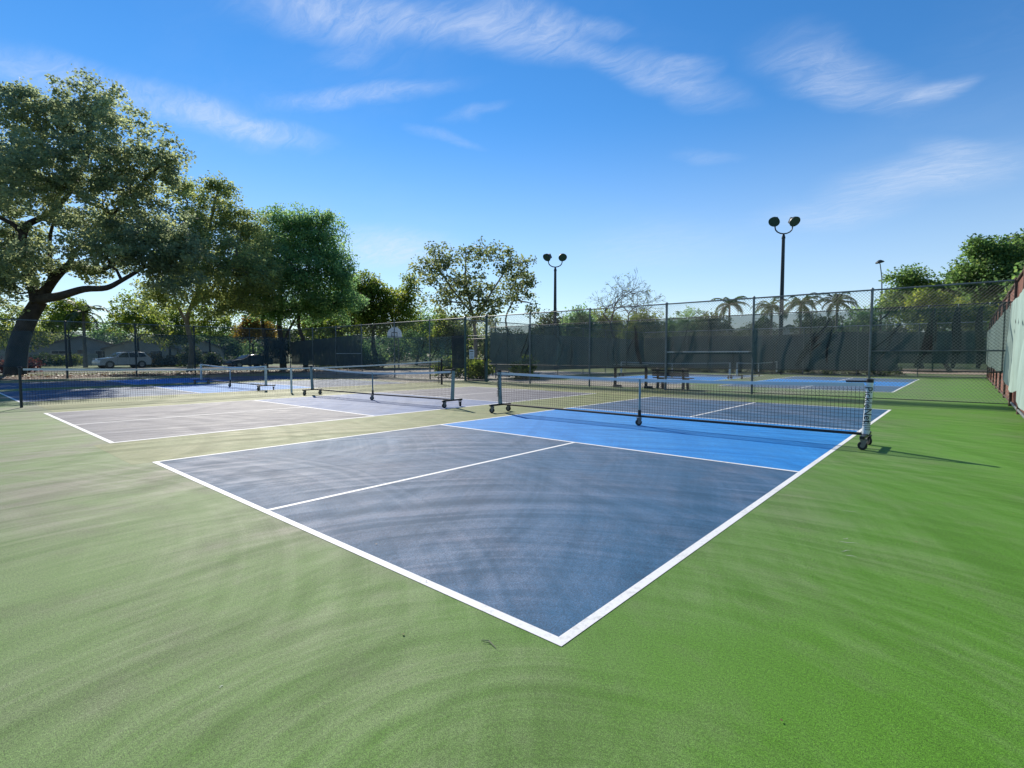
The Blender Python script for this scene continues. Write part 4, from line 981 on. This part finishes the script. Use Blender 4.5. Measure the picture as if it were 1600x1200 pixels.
# far tree line, each crown its own
ftl = [(-70,'oak2'),(0,'green'),(62,'oak2'),(160,'green'),(250,'oak2'),(335,'green'),(405,'hedge'),(470,'hedge'),(535,'green'),(600,'hedge'),(665,'green'),(735,'oak2'),(800,'hedge'),(875,'green'),(960,'hedge'),(1050,'green'),(1160,'hedge'),(1270,'green'),(1390,'hedge'),(1500,'green'),(1610,'hedge')]
ftn = ['far left beyond the frame edge','behind the oak trunk','above the small gabled house','behind the pale gabled house','behind the cream gabled house','behind the pale slim oak trunk','behind the dark sedan','behind the forked trunks','behind the left fence corner','left of the backboard','right of the backboard','behind the gate','right of the gate','behind the left floodlight pole','behind the leafless tree','left of the leftmost palm','behind the leftmost palm','behind the white gabled house','behind the slim street lamp','behind the right enclosure screen','behind the rusty fence']
for i, (px, lf_) in enumerate(ftl):
    d = 105 + 12*math.sin(i*2.3); top = 508 + 7*math.sin(i*1.7)
    tree('distant_tree', 'hazy low tree of the far tree line, ' + ftn[i], ground_at(px, d), d, [(px,top+14,44,16,0), (px-34,top+30,36,18,2), (px+34,top+30,36,18,-2), (px,top+46,70,12,0)], 210, 34, .42, lf_, trunk_r=.25, crad=1.1, seed=300+i, group='far tree line', tint=.42, twig=.1)

# palms
def palm(label, px, py, d, rad, n_fr, seed, lean=0, group='palms beyond the far fence'):
    r_ = random.Random(seed); top = at(px, py, d); base = Vector((top.x+lean, top.y, 0))
    t = tag(empty('palm_tree', base), label, 'palm', group); h = top-base
    MB().tube([(0,0,-.1), (h.x*.3, h.y*.3, h.z*.4), tuple(h*.8), tuple(h)], [.24,.17,.14,.12], 9).build('trunk', M['bark_pale'], t, smooth=True)
    for i in range(n_fr):
        az = 2*PI*i/n_fr + r_.uniform(-.25,.25); el = r_.uniform(-.35, 1.15); L = rad*r_.uniform(.85,1.15)
        pts = []; p = Vector(h); e = el
        for j in range(11):
            pts.append(p.copy()); p = p + Vector((math.cos(az)*math.cos(e), math.sin(az)*math.cos(e), math.sin(e)))*(L/10); e -= .10+.028*j
        V = []; F = []; T = []
        side = Vector((-math.sin(az), math.cos(az), 0))
        for j in range(1, 21):
            u = j/2; a = int(min(9, u)); fr = u-a; q = pts[a].lerp(pts[min(10, a+1)], fr); dr = (pts[min(10,a+1)]-pts[a]).normalized()
            ll = L*.26*math.sin(PI*min(.97, .12+u/11))
            for s in (-1, 1):
                tip = q + side*(s*ll*.8) + dr*(ll*.5) + Vector((0,0,-ll*r_.uniform(.15,.6)))
                o = len(V); wv_ = dr*(L*.03)
                V += [tuple(q-wv_), tuple(q+wv_), tuple(tip)]; F.append((o, o+1, o+2)); T.append(r_.uniform(.2,.8))
        m = np_mesh('frond', np.array(V), np.array(F), np.array(T)); fo = link('frond', m, LEAF['palm'], t)
        MB().tube(pts, [.035-.003*j for j in range(11)], 4).build('midrib', M['bark_pale'], fo)
    return t
palm('leftmost palm of the four beyond the far fence', 1140, 476, 70, 3.0, 17, 1)
palm('palm directly left of the taller looking floodlight pole', 1206, 480, 68, 3.0, 17, 2)
palm('palm directly right of the taller looking floodlight pole', 1252, 474, 70, 3.3, 19, 3)
palm('rightmost palm of the four, near the slim street lamp', 1308, 472, 70, 3.4, 19, 4)
palm('small drooping palm beside the oak trunk', 130, 488, 58, 3.0, 14, 5, group='palm by the oak')

# shrubs
def shrub(name, label, px, d, w, h, leaf, seed, group, n=40, per=30, size=.15, pos=None, tint=.42):
    base = Vector(pos) if pos else ground_at(px, d)
    r_ = random.Random(seed); t = tag(empty(name, base), label, 'shrub', group); wd = MB(); C = []
    for i in range(n):
        a = r_.uniform(0, 2*PI); q = math.sqrt(r_.random()); z = h*(.12+.8*r_.random())*(1-.35*q*q)
        p = Vector((w/2*q*math.cos(a), w/2*q*math.sin(a), z)); C.append(tuple(p))
        if i % 4 == 0: wd.tube([(p.x*.15,p.y*.15,0), (p.x*.6,p.y*.6,z*.6), tuple(p)], [.018,.012,.005], 4, caps=False)
    wd.build('stem', M['bark'], t)
    V, Q, tn_ = leaf_cloud(np.array(C), np.full(n, .2*max(w, h)/1.2), per, size, tint); V[:, 2] = np.maximum(V[:, 2], .01)
    link('foliage', np_mesh('foliage', V, Q, tn_), LEAF[leaf], t); return t
ORD = ['leftmost','second','third','fourth','fifth','sixth','seventh','eighth','ninth','tenth','eleventh','twelfth','thirteenth','fourteenth','fifteenth']
hx = list(np.arange(-18.4, -1.5, 1.15))
for i, x in enumerate(hx):
    shrub('hedge_shrub', ('leftmost low clipped shrub' if i == 0 else ORD[i] + ' low clipped shrub from the left') + ' in the row at the far fence', 0, 0, 1.25, .62+.2*random.random(), 'hedge', 80+i, 'shrub row at the far fence', 26, 26, .13, pos=(float(x), 38.75+.1*random.random(), 0))
for i, (px, d, w, h, lf_, lab) in enumerate(((240,62,2.6,1.5,'autumn','orange flowering shrub just right of the white vehicle'), (272,63,2.2,1.3,'autumn','orange yellow shrub left of the shaded round bush'), (300,58,2.4,2.6,'hedge','tall dark bush left of the dark sedan'), (330,60,2.0,1.8,'hedge','dark bush nearest the front of the dark sedan'),
      (20,40,3.2,1.0,'red','dark reddish low shrub at the oak foot'), (70,62,3.0,1.6,'hedge','round shrub in front of the grey garden wall, nearer the oak'), (110,63,2.6,1.5,'bright','light green shrub in front of the grey garden wall'), (520,52,4.0,1.6,'hedge','broad dark bush behind the screened left fence corner'), (575,54,3.4,1.4,'hedge','broad dark bush below the bushy green tree'))):
    shrub('garden_shrub', lab, px, d, w, h, lf_, 120+i, None, 60, 34, .2)
for i, (x, y) in enumerate(((-18.9,18.6), (-20.3,19.2), (-17.0,20.2), (-22,18.9))):
    shrub('gate_shrub', ('leafy shrub just behind the gate, left side', 'leafy shrub behind the dark screen left of the gate', 'leafy shrub just behind the gate, right side', 'low leafy shrub second left of the gate')[i], 0, 0, 1.4, 1.3, 'bright', 140+i, None, 40, 30, .15, pos=(x, y, 0), tint=.3)
for i, y in enumerate(np.arange(7, 38, 2.2)):
    shrub('boundary_shrub', ('nearest tall dark shrub' if i == 0 else ORD[i] + ' tall dark shrub from the near end') + ' in the row outside the rusty fence', 0, 0, 2.6, 2.9, 'hedge', 150+i, 'shrub row outside the rusty fence', 60, 30, .24, pos=(4.6+.3*random.random(), float(y), 0))

# fallen leaves under the oaks and on the courts' left edge
N = 5200
xs = rng.uniform(-46, -37.9, N); ys = rng.uniform(-9, 24, N)
V, Q, tn_ = leaf_cloud(np.stack([xs, ys, np.full(N, .015)], 1), np.full(N, .05), 1, .16, .45, .4, 3)
V[:, 2] = np.clip(V[:, 2], .0, .09)
lit = link('leaf_litter', np_mesh('leaf_litter', V, Q, tn_), LEAF['litter']); lit['kind'] = 'stuff'; lit['label'] = 'fallen brown leaves along the left fence'; lit['category'] = 'leaf litter'
# scraps on the near court
N = 34
xs = rng.uniform(-9, 2, N); ys = rng.uniform(-3, 6, N)
V, Q, tn_ = leaf_cloud(np.stack([xs, ys, np.full(N, .012)], 1), np.full(N, .01), 1, .018, .6, .3, 3); V[:, 2] = np.clip(V[:, 2], .002, .008)
lit = link('court_litter', np_mesh('court_litter', V, Q, tn_), LEAF['litter']); lit['kind'] = 'stuff'; lit['label'] = 'tiny dry leaf scraps scattered over the court'; lit['category'] = 'leaf litter'
tw = Vector((0, 0, 0)); g_ = at(765, 1007, 1.0); d_ = g_-CAM; g_ = CAM + d_*(-CAM.z/d_.z)
twg = tag(empty('twig', (g_.x, g_.y, -.001)), 'small dry twig lying on green near the court corner', 'twig')
MB().tube([(-.05,.0,.004), (-.015,.012,.008), (.02,.0,.007), (.045,-.006,.004)], [.0014,.002,.002,.001], 5).build('stem', M['bark_pale'], twg)
MB().tube([(-.005,.008,.008), (-.03,-.012,.006)], [.0014,.0007], 4).build('side_shoot', M['bark_pale'], twg)

# pale scuff marks on the green near the right sideline
for i, (px, py, ln_, a) in enumerate(((1327,799,.10,.5), (1322,842,.05,1.2), (1327,848,.12,.35), (1321,861,.07,.9), (1330,869,.06,.2), (345,1073,.015,0))):
    r = ray_dir(px, py); q = CAM + r*(-CAM.z/r.z)
    n = 7; V = []
    for k in range(n):
        t_ = k/(n-1); w_ = .003*math.sin(PI*min(.95, t_+.05))*random.uniform(.5,1.4)+.0008; x_ = (t_-.5)*ln_; y_ = .006*math.sin(t_*7+i)
        for sg in (-1, 1): V.append((q.x+x_*math.cos(a)-(y_+sg*w_)*math.sin(a), q.y+x_*math.sin(a)+(y_+sg*w_)*math.cos(a), .0022))
    MB().add(V, [(2*k, 2*k+2, 2*k+3, 2*k+1) for k in range(n-1)]).build('scuff_mark', M['scuff'], court)
